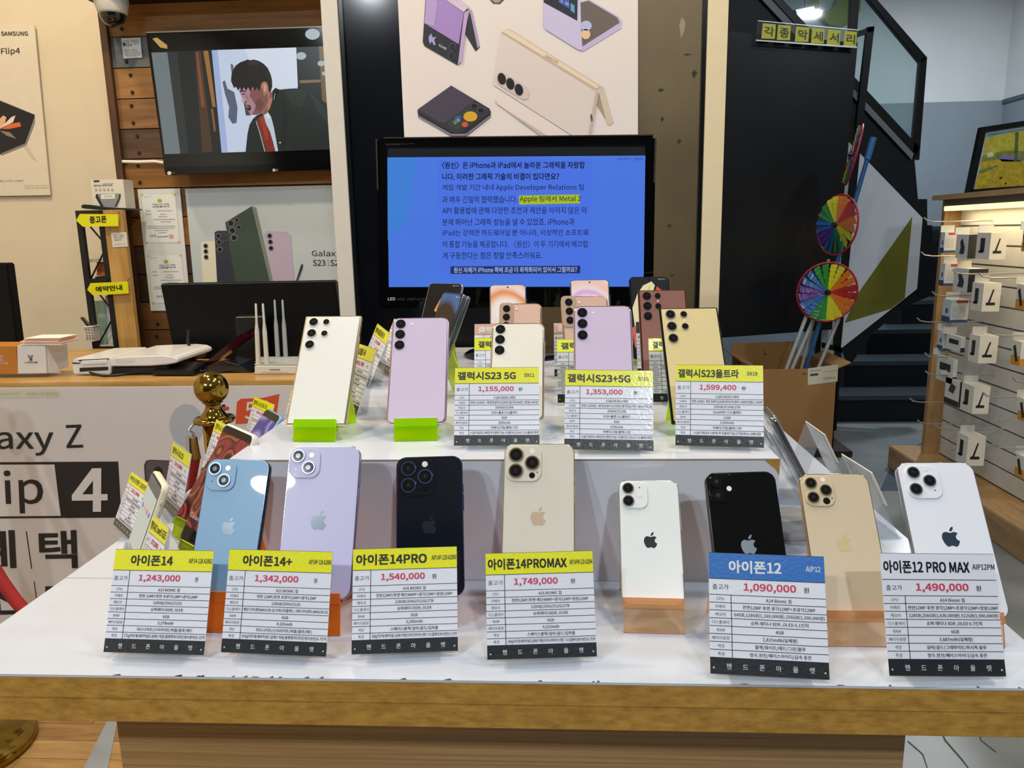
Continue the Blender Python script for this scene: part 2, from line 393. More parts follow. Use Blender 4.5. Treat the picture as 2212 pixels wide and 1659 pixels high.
# ------------------------------------------------------------------ poster of folding phones
QY = PY - 0.012
t = Thing('poster', 'large pale poster of folding phones on the central pillar above the lit monitor', 'poster', tuple(P(1118, 300, 'Y', QY)))
m = MB().slab([(859, -7), (1378, -7), (1378, 310), (874, 310)], QY, 0.008, mat('poster_cream', '#efe9e8', 0.45, h2='#eadfdc', scale=1.2))
def cp(pts, h, L=1, cc=c2, Y=QY, r=0.4): m.ppoly([cc(*p) for p in pts], Y, ink(h, r), L)
# violet clamshell standing half open
cp([(870, 60), (885, 70), (930, 285), (905, 308), (840, 200)], '#2a2530'); cp([(862, 50), (884, 62), (930, 270), (918, 292), (876, 90)], '#b8a2cc', 2)
cp([(608, -20), (770, 0), (862, 60), (820, 372), (795, 388), (600, 275), (590, 250)], '#1d1a22', 3)
cp([(612, -20), (700, -20), (835, 78), (805, 265), (600, 140)], '#a98ad0', 4); cp([(612, -20), (640, -20), (680, 10), (660, 160), (600, 140)], '#b9a0da', 5)
cp([(700, -20), (790, -20), (868, 40), (835, 75)], '#d9c8e0', 5); cp([(862, 62), (838, 78), (800, 388), (822, 370)], '#c4a8d8', 6)
for x, y in ((768, 283), (762, 335)):
    m.pell(*c2(x, y), 8, 9.5, QY, ink('#4c4653'), 6); m.pell(*c2(x, y), 6, 7.5, QY, ink('#08080b'), 7)
cp([(625, 225), (640, 200), (650, 225), (672, 222), (660, 240), (668, 270), (655, 272), (648, 252), (640, 255), (638, 268), (628, 250)], '#a79adf', 6)
m.ptext('12:45', c2(684, 275), c2(728, 302), c2(690, 262), QY, ink('#e8e8f0'), 0.02, 6)
# small dark phone corner at the top
cp([(990, 0), (1010, 22), (1050, 25), (1085, -10), (1000, -10)], '#5a4440'); cp([(1000, 0), (1020, 16), (1045, 17), (1070, -10)], '#b39a96', 2)
# lavender clamshell lying open
cp([(1510, 20), (1580, -5), (1760, 100), (1780, 130), (1775, 170), (1545, 310), (1525, 295)], '#c9bbe4', 2)
cp([(1520, 20), (1580, 5), (1750, 105), (1765, 135), (1545, 275)], '#6b6058', 3)
m.pell(*c2(1565, 155), 12, 11, QY, ink('#b9c3ee'), 4); m.pell(*c2(1563, 205), 10, 11, QY, ink('#f0c79a'), 4)
cp([(1310, -20), (1530, -20), (1540, 300), (1520, 300), (1320, 175), (1308, 150)], '#d0c8ee', 4)
cp([(1312, -20), (1515, -20), (1512, 125), (1312, 15)], '#1c1b22', 5); cp([(1400, -20), (1465, -20), (1465, 55), (1402, 18)], '#3357b8', 6); cp([(1472, 20), (1496, 35), (1496, 82), (1473, 66)], '#5aa0d8', 6)
m.ptext('79 - 88', c2(1405, 12), c2(1460, 40), c2(1407, -8), QY, ink('#dfe6fa'), 0, 7)
# cream book-style phone standing as a tent
cp([(1610, 600), (1660, 530), (1725, 735), (1705, 752)], '#a89a8c'); cp([(1640, 550), (1668, 520), (1728, 730), (1705, 752), (1690, 740)], '#d9c9b4', 2)
cp([(1058, 195), (1100, 170), (1665, 520), (1640, 560), (1590, 830), (1480, 808), (1015, 510), (1010, 480)], '#e4d8d4', 3)
cp([(1058, 195), (1102, 170), (1660, 518), (1630, 548)], '#d6bfae', 4); cp([(1068, 192), (1100, 176), (1645, 516), (1628, 532)], '#efdcc4', 5)
cp([(1640, 552), (1622, 550), (1576, 815), (1592, 825)], '#cdb8a8', 5)
m.ptext('SAMSUNG', c2(1318, 342), c2(1395, 382), c2(1324, 326), QY, ink('#b49c88'), 0.01, 6)
cp([(1025, 480), (1035, 440), (1060, 428), (1210, 520), (1228, 555), (1215, 592), (1190, 598), (1040, 505)], '#d8cbc8', 5)
for x, y in ((1062, 472), (1113, 502), (1164, 537)):
    m.pell(*c2(x, y), 9, 13, QY, ink('#3a3636'), 6, rot=-.25); m.pell(*c2(x, y), 7.4, 11, QY, ink('#111014'), 7, rot=-.25)
cp([(1590, 690), (1598, 680), (1604, 720), (1596, 728)], '#4a443e', 6)
cp([(1022, 590), (1045, 575), (1400, 770), (1440, 815), (1340, 815), (1035, 622)], '#efe0dc', 4); cp([(1025, 600), (1035, 622), (1340, 815), (1300, 815), (1024, 612)], '#cdbcba', 5)
# dark clamshell lying folded
cp([(558, 660), (565, 700), (760, 815), (850, 815), (995, 700), (995, 660)], '#26232c', 3); cp([(562, 690), (760, 800), (850, 800), (992, 690), (992, 700), (850, 812), (760, 812), (562, 700)], '#8a8694', 4)
cp([(560, 655), (760, 512), (990, 650), (990, 680), (815, 795), (770, 795), (565, 670)], '#332d3b', 5); cp([(560, 655), (760, 512), (905, 600), (730, 735), (700, 735)], '#453c4e', 6)
cp([(735, 735), (860, 640), (920, 680), (912, 705), (800, 778), (760, 765)], '#2c3e38', 6); m.pell(*c2(875, 697), 15, 11, QY, ink('#e0ac28'), 7); m.pell(*c2(842, 745), 7, 6, QY, ink('#d8503c'), 7); m.pell(*c2(800, 708), 7, 5, QY, ink('#3c5aa8'), 7)
m.ptext('12:45', c2(780, 745), c2(815, 725), c2(770, 728), QY, ink('#e8e8e8'), 0.0, 8)
for x, y in ((898, 635), (938, 660)):
    m.pell(*c2(x, y), 9, 6.5, QY, ink('#5a5660'), 7); m.pell(*c2(x, y), 7, 5, QY, ink('#0a0a0c'), 8)
t.part('sheet', m, normals=False)

# ------------------------------------------------------------------ wall television
TY = 3.0
t = Thing('television', 'black wall television showing a man in a dark green jacket', 'television', tuple(P(560, 400, 'Y', TY)))
fr = MB().slab([c1(868, 190), c1(2300, 143), c1(2345, 1000), c1(985, 1045)], TY, 0.05, mat('tv_gloss_black', '#050608', 0.1, var=0.1, spec=0.35))
fr.ppoly([c1(868, 190), c1(2300, 143), c1(2301, 150), c1(878, 198)], TY, ink('#7c8084', 0.2), 1)
t.part('frame', fr, bevel=0.003)
m = MB().slab([c1(893, 207), c1(2270, 162), c1(2312, 965), c1(985, 1000)], TY - 0.002, 0.0015, mat('tv_screen_glass', '#050608', 0.08))
def tp(pts, h, L=1, s=0.9): m.ppoly([c1(*p) for p in pts], TY - 0.002, emi(h, s), L)
tp([(905, 312), (2280, 265), (2310, 880), (985, 922)], '#1b2122'); tp([(905, 315), (1000, 312), (1078, 918), (985, 921)], '#6d787c', 2)
tp([(1000, 312), (1060, 310), (1130, 916), (1078, 918)], '#2b3233', 2); tp([(1165, 306), (1200, 305), (1270, 905), (1210, 912)], '#4a3524', 2); tp([(1215, 305), (1245, 303), (1290, 640), (1270, 640)], '#9c6a35', 3)
tp([(1170, 312), (1185, 310), (1225, 640), (1205, 640)], '#7c4a2a', 3); tp([(1262, 650), (1275, 650), (1290, 780), (1280, 790)], '#8a5a2c', 3)
tp([(1265, 300), (1770, 284), (1790, 895), (1325, 912)], '#c3cfe6', 2); tp([(1265, 300), (1300, 299), (1362, 910), (1325, 912)], '#9fb2dc', 3); tp([(1460, 294), (1770, 284), (1780, 520), (1600, 540)], '#d3dcea', 3)
tp([(1330, 490), (1345, 480), (1360, 530), (1400, 550), (1420, 640), (1415, 735), (1390, 740), (1365, 700), (1370, 640), (1345, 560)], '#566074', 4); tp([(1378, 380), (1395, 390), (1400, 440), (1385, 440)], '#566074', 4)
tp([(1455, 600), (1490, 640), (1500, 690), (1470, 690)], '#3c4438', 4)
tp([(1905, 278), (1940, 276), (1985, 640), (1925, 600)], '#6c5a38', 3); tp([(1790, 480), (1925, 475), (1930, 492), (1792, 498)], '#7c6a40', 3)
for x, y, r in ((1868, 205, 16), (1800, 335, 11), (1920, 380, 8), (1940, 440, 6)): m.pell(*c1(x, y), r, r * 0.75, TY - 0.002, emi('#aebcc6', 0.8), 4)
m.ppoly([c1(*p) for p in ((912, 232), (940, 225), (1000, 270), (1002, 292), (960, 285))], TY - 0.002, emi('#c9a25c', 0.8), 4)
# man: jacket, shirt, neck, face, ear, hair
# man leaning in from the right: jacket, tee, neck, face, ear, hair
tp([(1468, 912), (1480, 800), (1492, 745), (1512, 712), (1535, 690), (1572, 672), (1600, 640), (1632, 560), (1648, 526), (1672, 536), (1740, 530), (1830, 528), (1880, 556), (1925, 610), (1965, 665), (2000, 740), (2040, 890)], '#16211d', 5)
tp([(1700, 540), (1800, 534), (1840, 560), (1800, 640), (1740, 620)], '#1f2d27', 6); tp([(1660, 560), (1690, 700), (1680, 890), (1700, 892), (1720, 700), (1690, 560)], '#111a16', 6); tp([(1840, 540), (1900, 590), (1960, 680), (1975, 760), (1900, 660)], '#22302a', 6)
tp([(1536, 718), (1556, 698), (1580, 688), (1600, 740), (1625, 820), (1648, 905), (1592, 908), (1568, 820)], '#7e2418', 7); tp([(1556, 700), (1578, 690), (1596, 760), (1606, 830), (1590, 840)], '#9a3422', 8)
tp([(1576, 690), (1604, 672), (1622, 700), (1638, 760), (1664, 903), (1648, 905), (1634, 850), (1616, 790), (1592, 740)], '#b9c8d6', 8); tp([(1590, 690), (1604, 674), (1618, 700), (1606, 712)], '#d4dee6', 9)
tp([(1530, 724), (1534, 722), (1560, 800), (1588, 906), (1583, 907), (1555, 802)], '#a8b4bc', 9)
tp([(1590, 560), (1640, 545), (1630, 600), (1615, 650), (1602, 674), (1578, 692), (1566, 676), (1585, 640)], '#8a5848', 7); tp([(1600, 600), (1632, 580), (1618, 640), (1600, 662)], '#b07a5c', 8)
tp([(1430, 540), (1436, 560), (1446, 578), (1444, 596), (1450, 612), (1466, 617), (1472, 624), (1468, 638), (1476, 650), (1486, 664), (1494, 680), (1512, 688), (1532, 688), (1560, 680), (1588, 650), (1608, 610), (1614, 500), (1560, 470), (1470, 480), (1432, 510)], '#a88090', 8)
tp([(1500, 540), (1545, 520), (1600, 540), (1606, 606), (1586, 648), (1560, 678), (1530, 687), (1508, 684), (1522, 660), (1530, 630), (1512, 600), (1494, 575)], '#80504c', 9); tp([(1530, 600), (1560, 590), (1580, 620), (1560, 660), (1536, 660)], '#6e403e', 10)
tp([(1446, 578), (1462, 590), (1466, 606), (1452, 611), (1445, 596)], '#c4a0a8', 10); tp([(1464, 606), (1476, 602), (1480, 614), (1470, 618)], '#7a5058', 10)
tp([(1470, 636), (1486, 626), (1500, 634), (1505, 650), (1496, 664), (1484, 660)], '#3a1e20', 10); tp([(1476, 640), (1484, 635), (1491, 640), (1486, 645)], '#a89a9c', 11)
tp([(1434, 544), (1452, 540), (1472, 546), (1474, 552), (1452, 548), (1438, 552)], '#2a1a1c', 10); tp([(1446, 562), (1458, 559), (1470, 564), (1458, 568)], '#241619', 10); tp([(1476, 566), (1492, 600), (1488, 604), (1472, 580)], '#946c74', 10)
tp([(1566, 500), (1582, 490), (1600, 498), (1606, 530), (1598, 560), (1586, 578), (1576, 560), (1570, 530)], '#a8705a', 11); tp([(1576, 508), (1590, 502), (1598, 524), (1590, 552), (1582, 548)], '#d09a78', 12)
tp([(1385, 488), (1386, 455), (1394, 425), (1412, 394), (1440, 374), (1470, 364), (1480, 358), (1500, 362), (1520, 358), (1550, 366), (1580, 384), (1604, 410), (1620, 444), (1629, 480), (1630, 520), (1622, 548), (1610, 556), (1606, 520), (1600, 496), (1582, 488), (1566, 498), (1560, 530), (1548, 548), (1540, 522), (1526, 545), (1514, 520), (1500, 548), (1486, 522), (1474, 546), (1462, 522), (1448, 548), (1438, 524), (1426, 542), (1414, 520), (1402, 528), (1394, 508)], '#15110f', 12)
tp([(1470, 372), (1520, 366), (1560, 380), (1540, 392), (1490, 388)], '#2c2622', 13); tp([(1590, 420), (1612, 450), (1618, 490), (1604, 460)], '#2a221c', 13)
tp([(1632, 545), (1648, 526), (1660, 540), (1650, 580), (1640, 606), (1630, 596)], '#0a0e0c', 12); tp([(1646, 560), (1650, 561), (1642, 600), (1638, 598)], '#9aa4a2', 13); tp([(1670, 850), (1680, 848), (1681, 856), (1672, 858)], '#c0c8c8', 9)
t.part('screen', m, normals=False)
m = MB(); m.pell(*c1(1012, 1034), 4.5, 4, TY, ink('#d8dcd8'), 2); m.pell(*c1(1637, 1016), 3.4, 3.4, TY, ink('#b8bcc0'), 2); m.ptext('LG', c1(1645, 1022), c1(1661, 1021), c1(1645, 1010), TY, ink('#b8bcc0'), 0.02, 2); m.ptext('ENERGY', c1(1028, 1037), c1(1047, 1036), c1(1028, 1027), TY, ink('#3c7a58'), 0.02, 2)
t.part('logo', m, normals=False)

# CCTV notice, cable, camera
m = MB().slab([c1(720, 225), c1(842, 222), c1(853, 348), c1(734, 354)], WY - 0.003, 0.0025, ink('#3a6ea0', 0.3))
m.ppoly([c1(724, 229), c1(838, 226), c1(849, 344), c1(738, 350)], WY - 0.003, gloss('#dfe8ee'), 1)
m.ptext('CCTV', c1(730, 262), c1(772, 260), c1(729, 244), WY - 0.003, ink('#4a90c8'), 0.02); m.ptext('설치안내', c1(734, 280), c1(790, 277), c1(733, 264), WY - 0.003, ink('#2a6aa8'), 0.03)
for k, s in enumerate(('* 촬영장소 : 매장 내부', '* 운영시간 : 24시간 연속', '* 문의 : 053-761-180')): m.ptext(s, c1(740 + k, 308 + 14 * k), c1(820 + 9 * k, 305 + 14 * k), c1(740 + k, 297 + 14 * k), WY - 0.003, ink('#6a8aa0'))
m.ppoly([c1(785, 242), c1(815, 232), c1(832, 240), c1(830, 262), c1(802, 270)], WY - 0.003, ink('#b8c0c0'), 2)
single('notice', m, 'white surveillance notice pinned on the grey plank beside the wall television', 'notice')
a = P(262, 349, 'Y', WY - 0.012); b = P(300, 350, 'Y', WY - 0.012); c = P(335, 349, 'Y', WY - 0.012); d = P(354, 352, 'Y', WY - 0.012)
single('cable', MB().tube([a, b, c, d], 0.0065, mat('cable_white', '#e4e2de', 0.5), 8), 'white cable running along the planks from the television corner', 'cable')
cy = 2.985; cc = P(243, 26, 'Y', cy)
t = Thing('security_camera', 'white dome security camera with dark bubble at the top of the planked wall', 'security camera', (cc.x, cy, cc.z))
Mc = Matrix.Translation(cc)
t.part('housing', MB().lathe([(0.02, bt - cc.z), (0.052, bt - cc.z), (0.060, 0.10), (0.060, 0.03), (0.052, -0.002), (0.045, -0.01), (0.02, -0.006)], mat('camera_white', '#e0e2e2', 0.35), Mc).text('ADT', -0.012, 0.012, 0.045, 0.012, ink('#203050'), y=-0.0605, M=Mc))
t.part('dome', MB().lathe([(0.047, -0.004)] + [(0.046 * math.cos(a * D2R), -0.006 - 0.048 * math.sin(a * D2R)) for a in range(0, 90, 12)] + [(0.003, -0.054)], mat('smoked_dome', '#0c1216', 0.06, coat=0.5), Mc))

# certificates in a sleeve, phone range poster
def cert(name, quad, label):
    """quad TL TR BR BL in zs pixels"""
    global m
    TL, TR, BR, BL = [Vector(q) for q in quad]
    f = lambda a, b: zs(*((TL + (TR - TL) * a) * (1 - b) + (BL + (BR - BL) * a) * b))
    m.ppoly([f(0, 0), f(1, 0), f(1, 1), f(0, 1)], WY - 0.006, ink('#d8dcc8'), 1); m.ppoly([f(.02, .012), f(.98, .012), f(.98, .988), f(.02, .988)], WY - 0.006, ink('#e8eef0'), 2)
    for a, b in ((0, 0), (.93, 0), (.93, .96), (0, .96)): m.ppoly([f(a, b), f(a + .07, b), f(a + .07, b + .04), f(a, b + .04)], WY - 0.006, ink('#d0c890'), 3)
    m.ppoly([f(.45, .13), f(.54, .1), f(.6, .14), f(.55, .18), f(.48, .18)], WY - 0.006, ink('#9cc03c'), 3); m.ppoly([f(.54, .12), f(.6, .14), f(.57, .165)], WY - 0.006, ink('#d8a040'), 4)
    m.ptext('이동통신서비스 판매점', f(.3, .235), f(.78, .225), f(.3, .205), WY - 0.006, ink('#4c5054'), 0.01, 3); m.ptext('사전승낙서', f(.3, .29), f(.78, .28), f(.3, .245), WY - 0.006, ink('#34383c'), 0.02, 3)
    m.ptext('이동통신-19-0301', f(.07, .075), f(.28, .07), f(.07, .055), WY - 0.006, ink('#8a9094'), 0, 3)
    for k, (a, b, y_) in enumerate(((.1, .25, .34), (.42, .85, .34), (.1, .25, .41), (.5, .68, .41), (.45, .7, .46), (.3, .92, .515), (.5, .8, .565), (.1, .9, .65), (.1, .88, .69), (.3, .7, .735), (.42, .64, .78))):
        m.ppoly([f(a, y_), f(b, y_), f(b, y_ + .014), f(a, y_ + .014)], WY - 0.006, ink('#a8adb0'), 3)
    m.ptext('Kang', f(.16, .9), f(.32, .88), f(.16, .83), WY - 0.006, ink('#4a4e52'), 0, 3); m.ppoly([f(.36, .865), f(.68, .855), f(.68, .875), f(.36, .885)], WY - 0.006, ink('#9a9fa2'), 3); m.ppoly([f(.7, .83), f(.82, .825), f(.83, .905), f(.71, .91)], WY - 0.006, ink('#dca8a0'), 3)
t = Thing('certificate_sleeve', 'tall white sleeve with two framed certificates pinned on the planks', 'certificate', tuple(P(350, 670, 'Y', WY)))
m = MB().slab([zs(728, 125), zs(1128, 118), zs(1232, 1270), zs(855, 1273)], WY - 0.006, 0.004, gloss('#dfe4ea'))
t.part('sleeve', m)
m = MB(); cert('', [(762, 168), (1090, 165), (1133, 632), (803, 635)], ''); t.part('certificate', m, label='upper certificate', normals=False)
m = MB(); cert('', [(822, 745), (1145, 738), (1200, 1205), (868, 1205)], ''); t.part('certificate', m, label='lower certificate', normals=False)
Y_ = WY - 0.012
t = Thing('poster', 'pale blue poster of four upright phones on the planked wall under the television', 'poster', tuple(P(560, 660, 'Y', Y_)))
m = MB().slab([c1(1105, 1128), c1(2300, 1098), c1(2345, 1860), c1(1172, 1860)], Y_, 0.008, mat('poster_blue_white', '#cdd8e0', 0.45, h2='#bccad4', scale=1.5))
def gp(pts, h, L=1): m.ppoly([c1(*p) for p in pts], Y_, ink(h), L)
gp([(1198, 1455), (1212, 1440), (1290, 1440), (1302, 1858), (1222, 1858)], '#e2e2d2'); gp([(1282, 1388), (1300, 1378), (1370, 1378), (1440, 1858), (1306, 1858)], '#34374a', 2)
gp([(1575, 1400), (1592, 1380), (1715, 1385), (1738, 1405), (1772, 1858), (1655, 1858)], '#beb2d0', 2); gp([(1346, 1328), (1505, 1232), (1530, 1240), (1665, 1858), (1440, 1858)], '#3c5048', 3); gp([(1505, 1232), (1530, 1240), (1672, 1858), (1655, 1858)], '#7c8c80', 4)
for x, y, r in ((1230, 1468, 12), (1231, 1501, 12), (1233, 1535, 12), (1306, 1409, 14), (1310, 1446, 14), (1315, 1490, 15), (1339, 1405, 9), (1344, 1445, 9), (1381, 1333, 18), (1390, 1377, 18), (1400, 1420, 18), (1417, 1314, 12), (1428, 1357, 12), (1612, 1408, 13), (1616, 1444, 13), (1620, 1482, 13)):
    m.pell(*c1(x, y), r / 2.765 * 1.15, r / 2.765 * 1.15, Y_, ink('#8a9098'), 5, 14); m.pell(*c1(x, y), r / 2.765 * .9, r / 2.765 * .9, Y_, ink('#0c0e12'), 6, 14)
gp([(1800, 1580), (1811, 1577), (1808, 1600), (1775, 1690), (1765, 1690)], '#2a3c44', 5)
m.ptext('Galaxy', c1(1864, 1540), c1(2034, 1540), c1(1862, 1494), Y_, ink('#202428'), 0.0); m.ptext('S23', c1(1870, 1588), c1(1944, 1588), c1(1869, 1552), Y_, ink('#202428'), 0.01); m.ptext('S23+', c1(1974, 1588), c1(2072, 1588), c1(1973, 1552), Y_, ink('#202428'), 0.01)
gp([(1958, 1548), (1960, 1548), (1962, 1592), (1960, 1592)], '#4a5054', 2)
t.part('sheet', m, normals=False)

# cream wall poster of the clamshell phones
Y_ = 3.385
m = MB().slab([c1(-700, 130), c1(205, 150), c1(300, 1165), c1(-600, 1180)], Y_, 0.006, mat('poster_warm_white', '#dfd8cb', 0.6, var=0.02))
def wp(pts, h, L=1): m.ppoly([c1(*p) for p in pts], Y_, ink(h), L)
m.ptext('SAMSUNG', c1(8, 214), c1(168, 214), c1(6, 188), Y_, ink('#3a3634'), 0.03); m.ptext('Flip4', c1(8, 334), c1(121, 330), c1(6, 286), Y_, ink('#34302e'), 0.01); m.ptext('Galaxy Z', c1(-235, 334), c1(-18, 332), c1(-238, 286), Y_, ink('#34302e'), 0.01)
wp([(-200, 560), (0, 600), (208, 685), (208, 730), (158, 862), (8, 924), (-200, 900)], '#2c2a34'); wp([(-200, 570), (0, 610), (196, 690), (196, 728), (148, 850), (5, 908), (-200, 890)], '#191a26', 2); wp([(208, 700), (208, 735), (158, 868), (8, 928), (8, 918), (152, 858)], '#8c8890', 3)
wp([(-60, 770), (20, 690), (40, 700), (30, 740), (5, 770)], '#e6b890', 3); wp([(10, 770), (60, 740), (120, 730), (128, 755), (60, 770)], '#d8703c', 3); wp([(0, 770), (70, 700), (95, 690), (80, 730)], '#e8e0dc', 4); wp([(0, 780), (60, 790), (100, 830), (40, 810)], '#8a7c7c', 3)
wp([(135, 870), (160, 862), (222, 965), (190, 945)], '#cfc6bc', 2); m.ptext('갤럭시 Z플립 시리즈 사전예약', c1(-60, 1088), c1(140, 1086), c1(-60, 1076), Y_, ink('#8a8276')); m.ptext('제품 사양은 다를 수 있습니다', c1(140, 1114), c1(290, 1112), c1(140, 1106), Y_, ink('#b0a798')); m.ptext('자세한 사항은 홈페이지를 참조', c1(150, 1128), c1(292, 1126), c1(150, 1119), Y_, ink('#b0a798'))
single('poster', m, 'faded white poster with a dark clamshell phone taped to the cream wall', 'poster', normals=False)

# ================================================================== service counter
KY = 2.0
kz = P(300, 822, 'Y', KY).z; kx1 = xa - 0.03
WD = wood('counter_oak', '#c29a5c', '#9c7438', 2.5, (1.5, 10, 10), 0.3)
t = Thing('service_counter', 'oak topped service counter behind the gold posts with a printed banner down its front', 'counter', ((X0 + kx1) / 2, KY + 0.3, 0))
t.part('countertop', MB().box(-2.9, kx1, KY - 0.02, KY + 0.62, kz - 0.03, kz, WD), bevel=0.003)
t.part('cabinet', MB().box(-2.88, kx1 - 0.02, KY, KY + 0.58, 0, kz - 0.031, mat('counter_white', '#c8c4c0', 0.6, var=0.03)))
BY = KY - 0.028
t = Thing('banner', 'white vinyl banner with big black lettering hung on the front of the service counter', 'banner', (-1.7, BY, 0))
m = MB().hexa([(-2.88, BY, 0.01), (kx1, BY, 0.01), (kx1, BY, kz - 0.012), (-2.88, BY, kz - 0.012)], (0, 0.004, 0), mat('banner_vinyl', '#d5d0cf', 0.5, var=0.02, scale=6, bump=0.2, bscale=5))
K = ink('#1c1f22', 0.5); Wt = ink('#d9d5d4', 0.5)
def bp(pts, h, L=1, cc=zb): m.ppoly([cc(*p) for p in pts], BY, h if not isinstance(h, str) else ink(h, 0.5), L)
m.ptext('Galaxy', zb(-382, 545), zb(345, 545), zb(-392, 350), BY, K, 0.012); m.ptext('Z', zb(428, 497), zb(534, 493), zb(415, 350), BY, K, 0.012)
bp([(-420, 590), (757, 583), (778, 942), (-400, 950)], K, 1); bp([(-405, 604), (350, 602), (390, 930), (-390, 938)], Wt, 2)
m.ptext('Flip', zb(-215, 918), zb(284, 912), zb(-232, 638), BY, K, 0.012, 3); m.ptext('4', zb(462, 905), zb(690, 903), zb(462, 627), BY, Wt, 0.03, 3)
m.ptext('혜', zb(-165, 1270), zb(107, 1264), zb(-180, 1028), BY, K, 0.03); bp([(165, 1030), (172, 1030), (207, 1270), (200, 1270)], K); m.ptext('택', zb(258, 1268), zb(500, 1264), zb(246, 1026), BY, K, 0.03)
m.ptext('소', zb(-150, 1565), zb(130, 1560), zb(-165, 1375), BY, K, 0.03); bp([(216, 1350), (222, 1350), (240, 1480), (234, 1480)], K); m.ptext('택', zb(300, 1600), zb(545, 1596), zb(290, 1365), BY, K, 0.03)
bp([(0, 126), (380, 124), (381, 170), (0, 176)], '#cfcdb4'); m.ptext('Galaxy Z Fold4', zb(0, 162), zb(124, 158), zb(0, 143), BY, ink('#bdbaa6', .5)); m.ptext('사전예약 고객 혜택 안내', zb(165, 162), zb(370, 160), zb(165, 140), BY, ink('#bdbaa6', .5))
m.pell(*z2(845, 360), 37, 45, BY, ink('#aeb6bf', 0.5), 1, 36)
bp([(1345, 130), (1385, 98), (1600, 90), (1768, 50), (1730, 320), (1500, 340), (1330, 350)], '#d3502c', 1, z2)
m.ptext('5G', z2(1425, 305), z2(1660, 285), z2(1430, 130), BY, Wt, 0.02); m.ptext('kt', z2(1040, 305), z2(1262, 300), z2(1050, 140), BY, K, 0.05, 1); bp([(1170, 182), (1262, 176), (1262, 205), (1170, 210)], '#c8402c', 2, z2)
bp([(420, 760), (440, 715), (480, 705), (760, 715), (800, 1500), (470, 1500)], '#3f383e', 1, z2); bp([(440, 765), (455, 722), (485, 715), (750, 722), (790, 1490), (485, 1490)], '#5a5058', 2, z2)
for x, y in ((562, 822), (572, 945)): m.pell(*z2(x, y), 10, 11, BY, ink('#2e282e', .5), 3); m.pell(*z2(x, y), 7, 8, BY, ink('#191519', .5), 4)
t.part('sheet', m, normals=False)

def onk(u, v, dy=0.0): return P(u, v, 'Z', kz + dy)
# stationery boxes and paper
t = Thing('card_box', 'orange brown card box with a white emblem on the counter at the far left', 'box', tuple(P(0, 806, 'Y', 2.06)))
m = MB().slab([(-70, 748), (35, 748), (39, 807), (-66, 807)], 2.06, 0.09, mat('card_orange', '#b9772a', 0.5, var=0.04))
m.ptext('당', c4(-2, 752), c4(22, 752), c4(-2, 738), 2.06, Wt, .02); m.ptext('뇌', c4(0, 775), c4(20, 775), c4(0, 755), 2.06, Wt, .02); m.ptext('노란반딧불', c4(-30, 792), c4(50, 792), c4(-30, 780), 2.06, Wt)
t.part('body', m, bevel=0.0015)
t = Thing('card_box', 'white card box with a sloping side and small black emblem beside the orange brown box', 'box', tuple(P(90, 806, 'Y', 2.06)))
a, b = P(37, 747, 'Y', 2.06), P(97, 747, 'Y', 2.06); f, g = P(39, 807, 'Y', 2.06), P(101, 806, 'Y', 2.06)
m = MB().hexa([f, g, b, a], (0, 0.10, 0), mat('card_white', '#d9d8d6', 0.5, var=0.02))
m.ptext('당', c4(168, 756), c4(200, 756), c4(168, 738), 2.06, K, .02); m.ppoly([c4(*p) for p in ((178, 758), (192, 758), (194, 772), (178, 772))], 2.06, ink('#38509a'), 2); m.ppoly([c4(*p) for p in ((180, 752), (192, 752), (192, 758), (180, 758))], 2.06, ink('#c8502c'), 3); m.ptext('노란반딧불', c4(150, 788), c4(226, 788), c4(150, 776), 2.06, K, .02)
t.part('body', m, bevel=0.001)
sx = P(140, 798, 'Y', 2.12).x
t.part('side_wing', MB().hexa([g + Vector((0.001, 0.005, 0)), Vector((sx, 2.10, kz + 0.004)), b + Vector((0.001, 0.005, 0))], (0, 0.002, 0), MATS['card_white']))
for k, (lb, h, u0, u1, v) in enumerate((('sheaf of pink and white leaflets lying on the white card box', '#e0b8a8', 42, 128, 727),)):
    t = Thing('leaflets', lb, 'leaflets', tuple(P(85, 746, 'Y', 2.1)))
    for j, (hh, dz, du) in enumerate((('#e2dedc', 0.0, 0), ('#d8a890', 0.004, 4), ('#e6d6d0', 0.008, -3), ('#d09a6c', 0.012, 2), ('#ece8e4', 0.016, 5))):
        zz = b.z + 0.002 + dz
        p0 = P(42 + du, 740, 'Y', 2.06); x_ = p0.x
        t.part('leaflet', MB().box(x_, x_ + 0.12 - 0.004 * j, 2.06 + 0.004 * j, 2.15, zz, zz + 0.0025, ink(hh, .6)))
# printer: two white housings
M_pw = mat('printer_white', '#e2e2e2', 0.28, coat=0.3, var=0.01); M_pb = mat('printer_dark', '#17191c', 0.5, var=0.1)
def px_prism(name, th, pts, Y, depth, m, bevel, mm=None):
    return th.part(name, (mm or MB()).hexa([(lambda q: Vector((q.x, q.y, max(q.z, kz + .0006))))(P(*p, 'Y', Y)) for p in pts], (0, depth, 0), m), bevel=bevel, seg=3)
t = Thing('label_printer', 'small white label printer with open slot at the left of the white scanner', 'printer', tuple(P(195, 808, 'Y', 2.08)))
px_prism('body', t, [c4(*p) for p in ((438, 852), (428, 790), (436, 766), (452, 758), (655, 752), (662, 760), (662, 840), (655, 855))], 2.08, 0.20, M_pw, 0.006)
m = MB().slab([c4(432, 782), c4(480, 785), c4(480, 790), c4(432, 790)], 2.079, 0.004, M_pb).slab([c4(475, 815), c4(645, 808), c4(645, 828), c4(475, 838)], 2.0785, 0.004, M_pb).slab([c4(470, 768), c4(650, 758), c4(650, 764), c4(470, 775)], 2.0785, 0.004, M_pb)
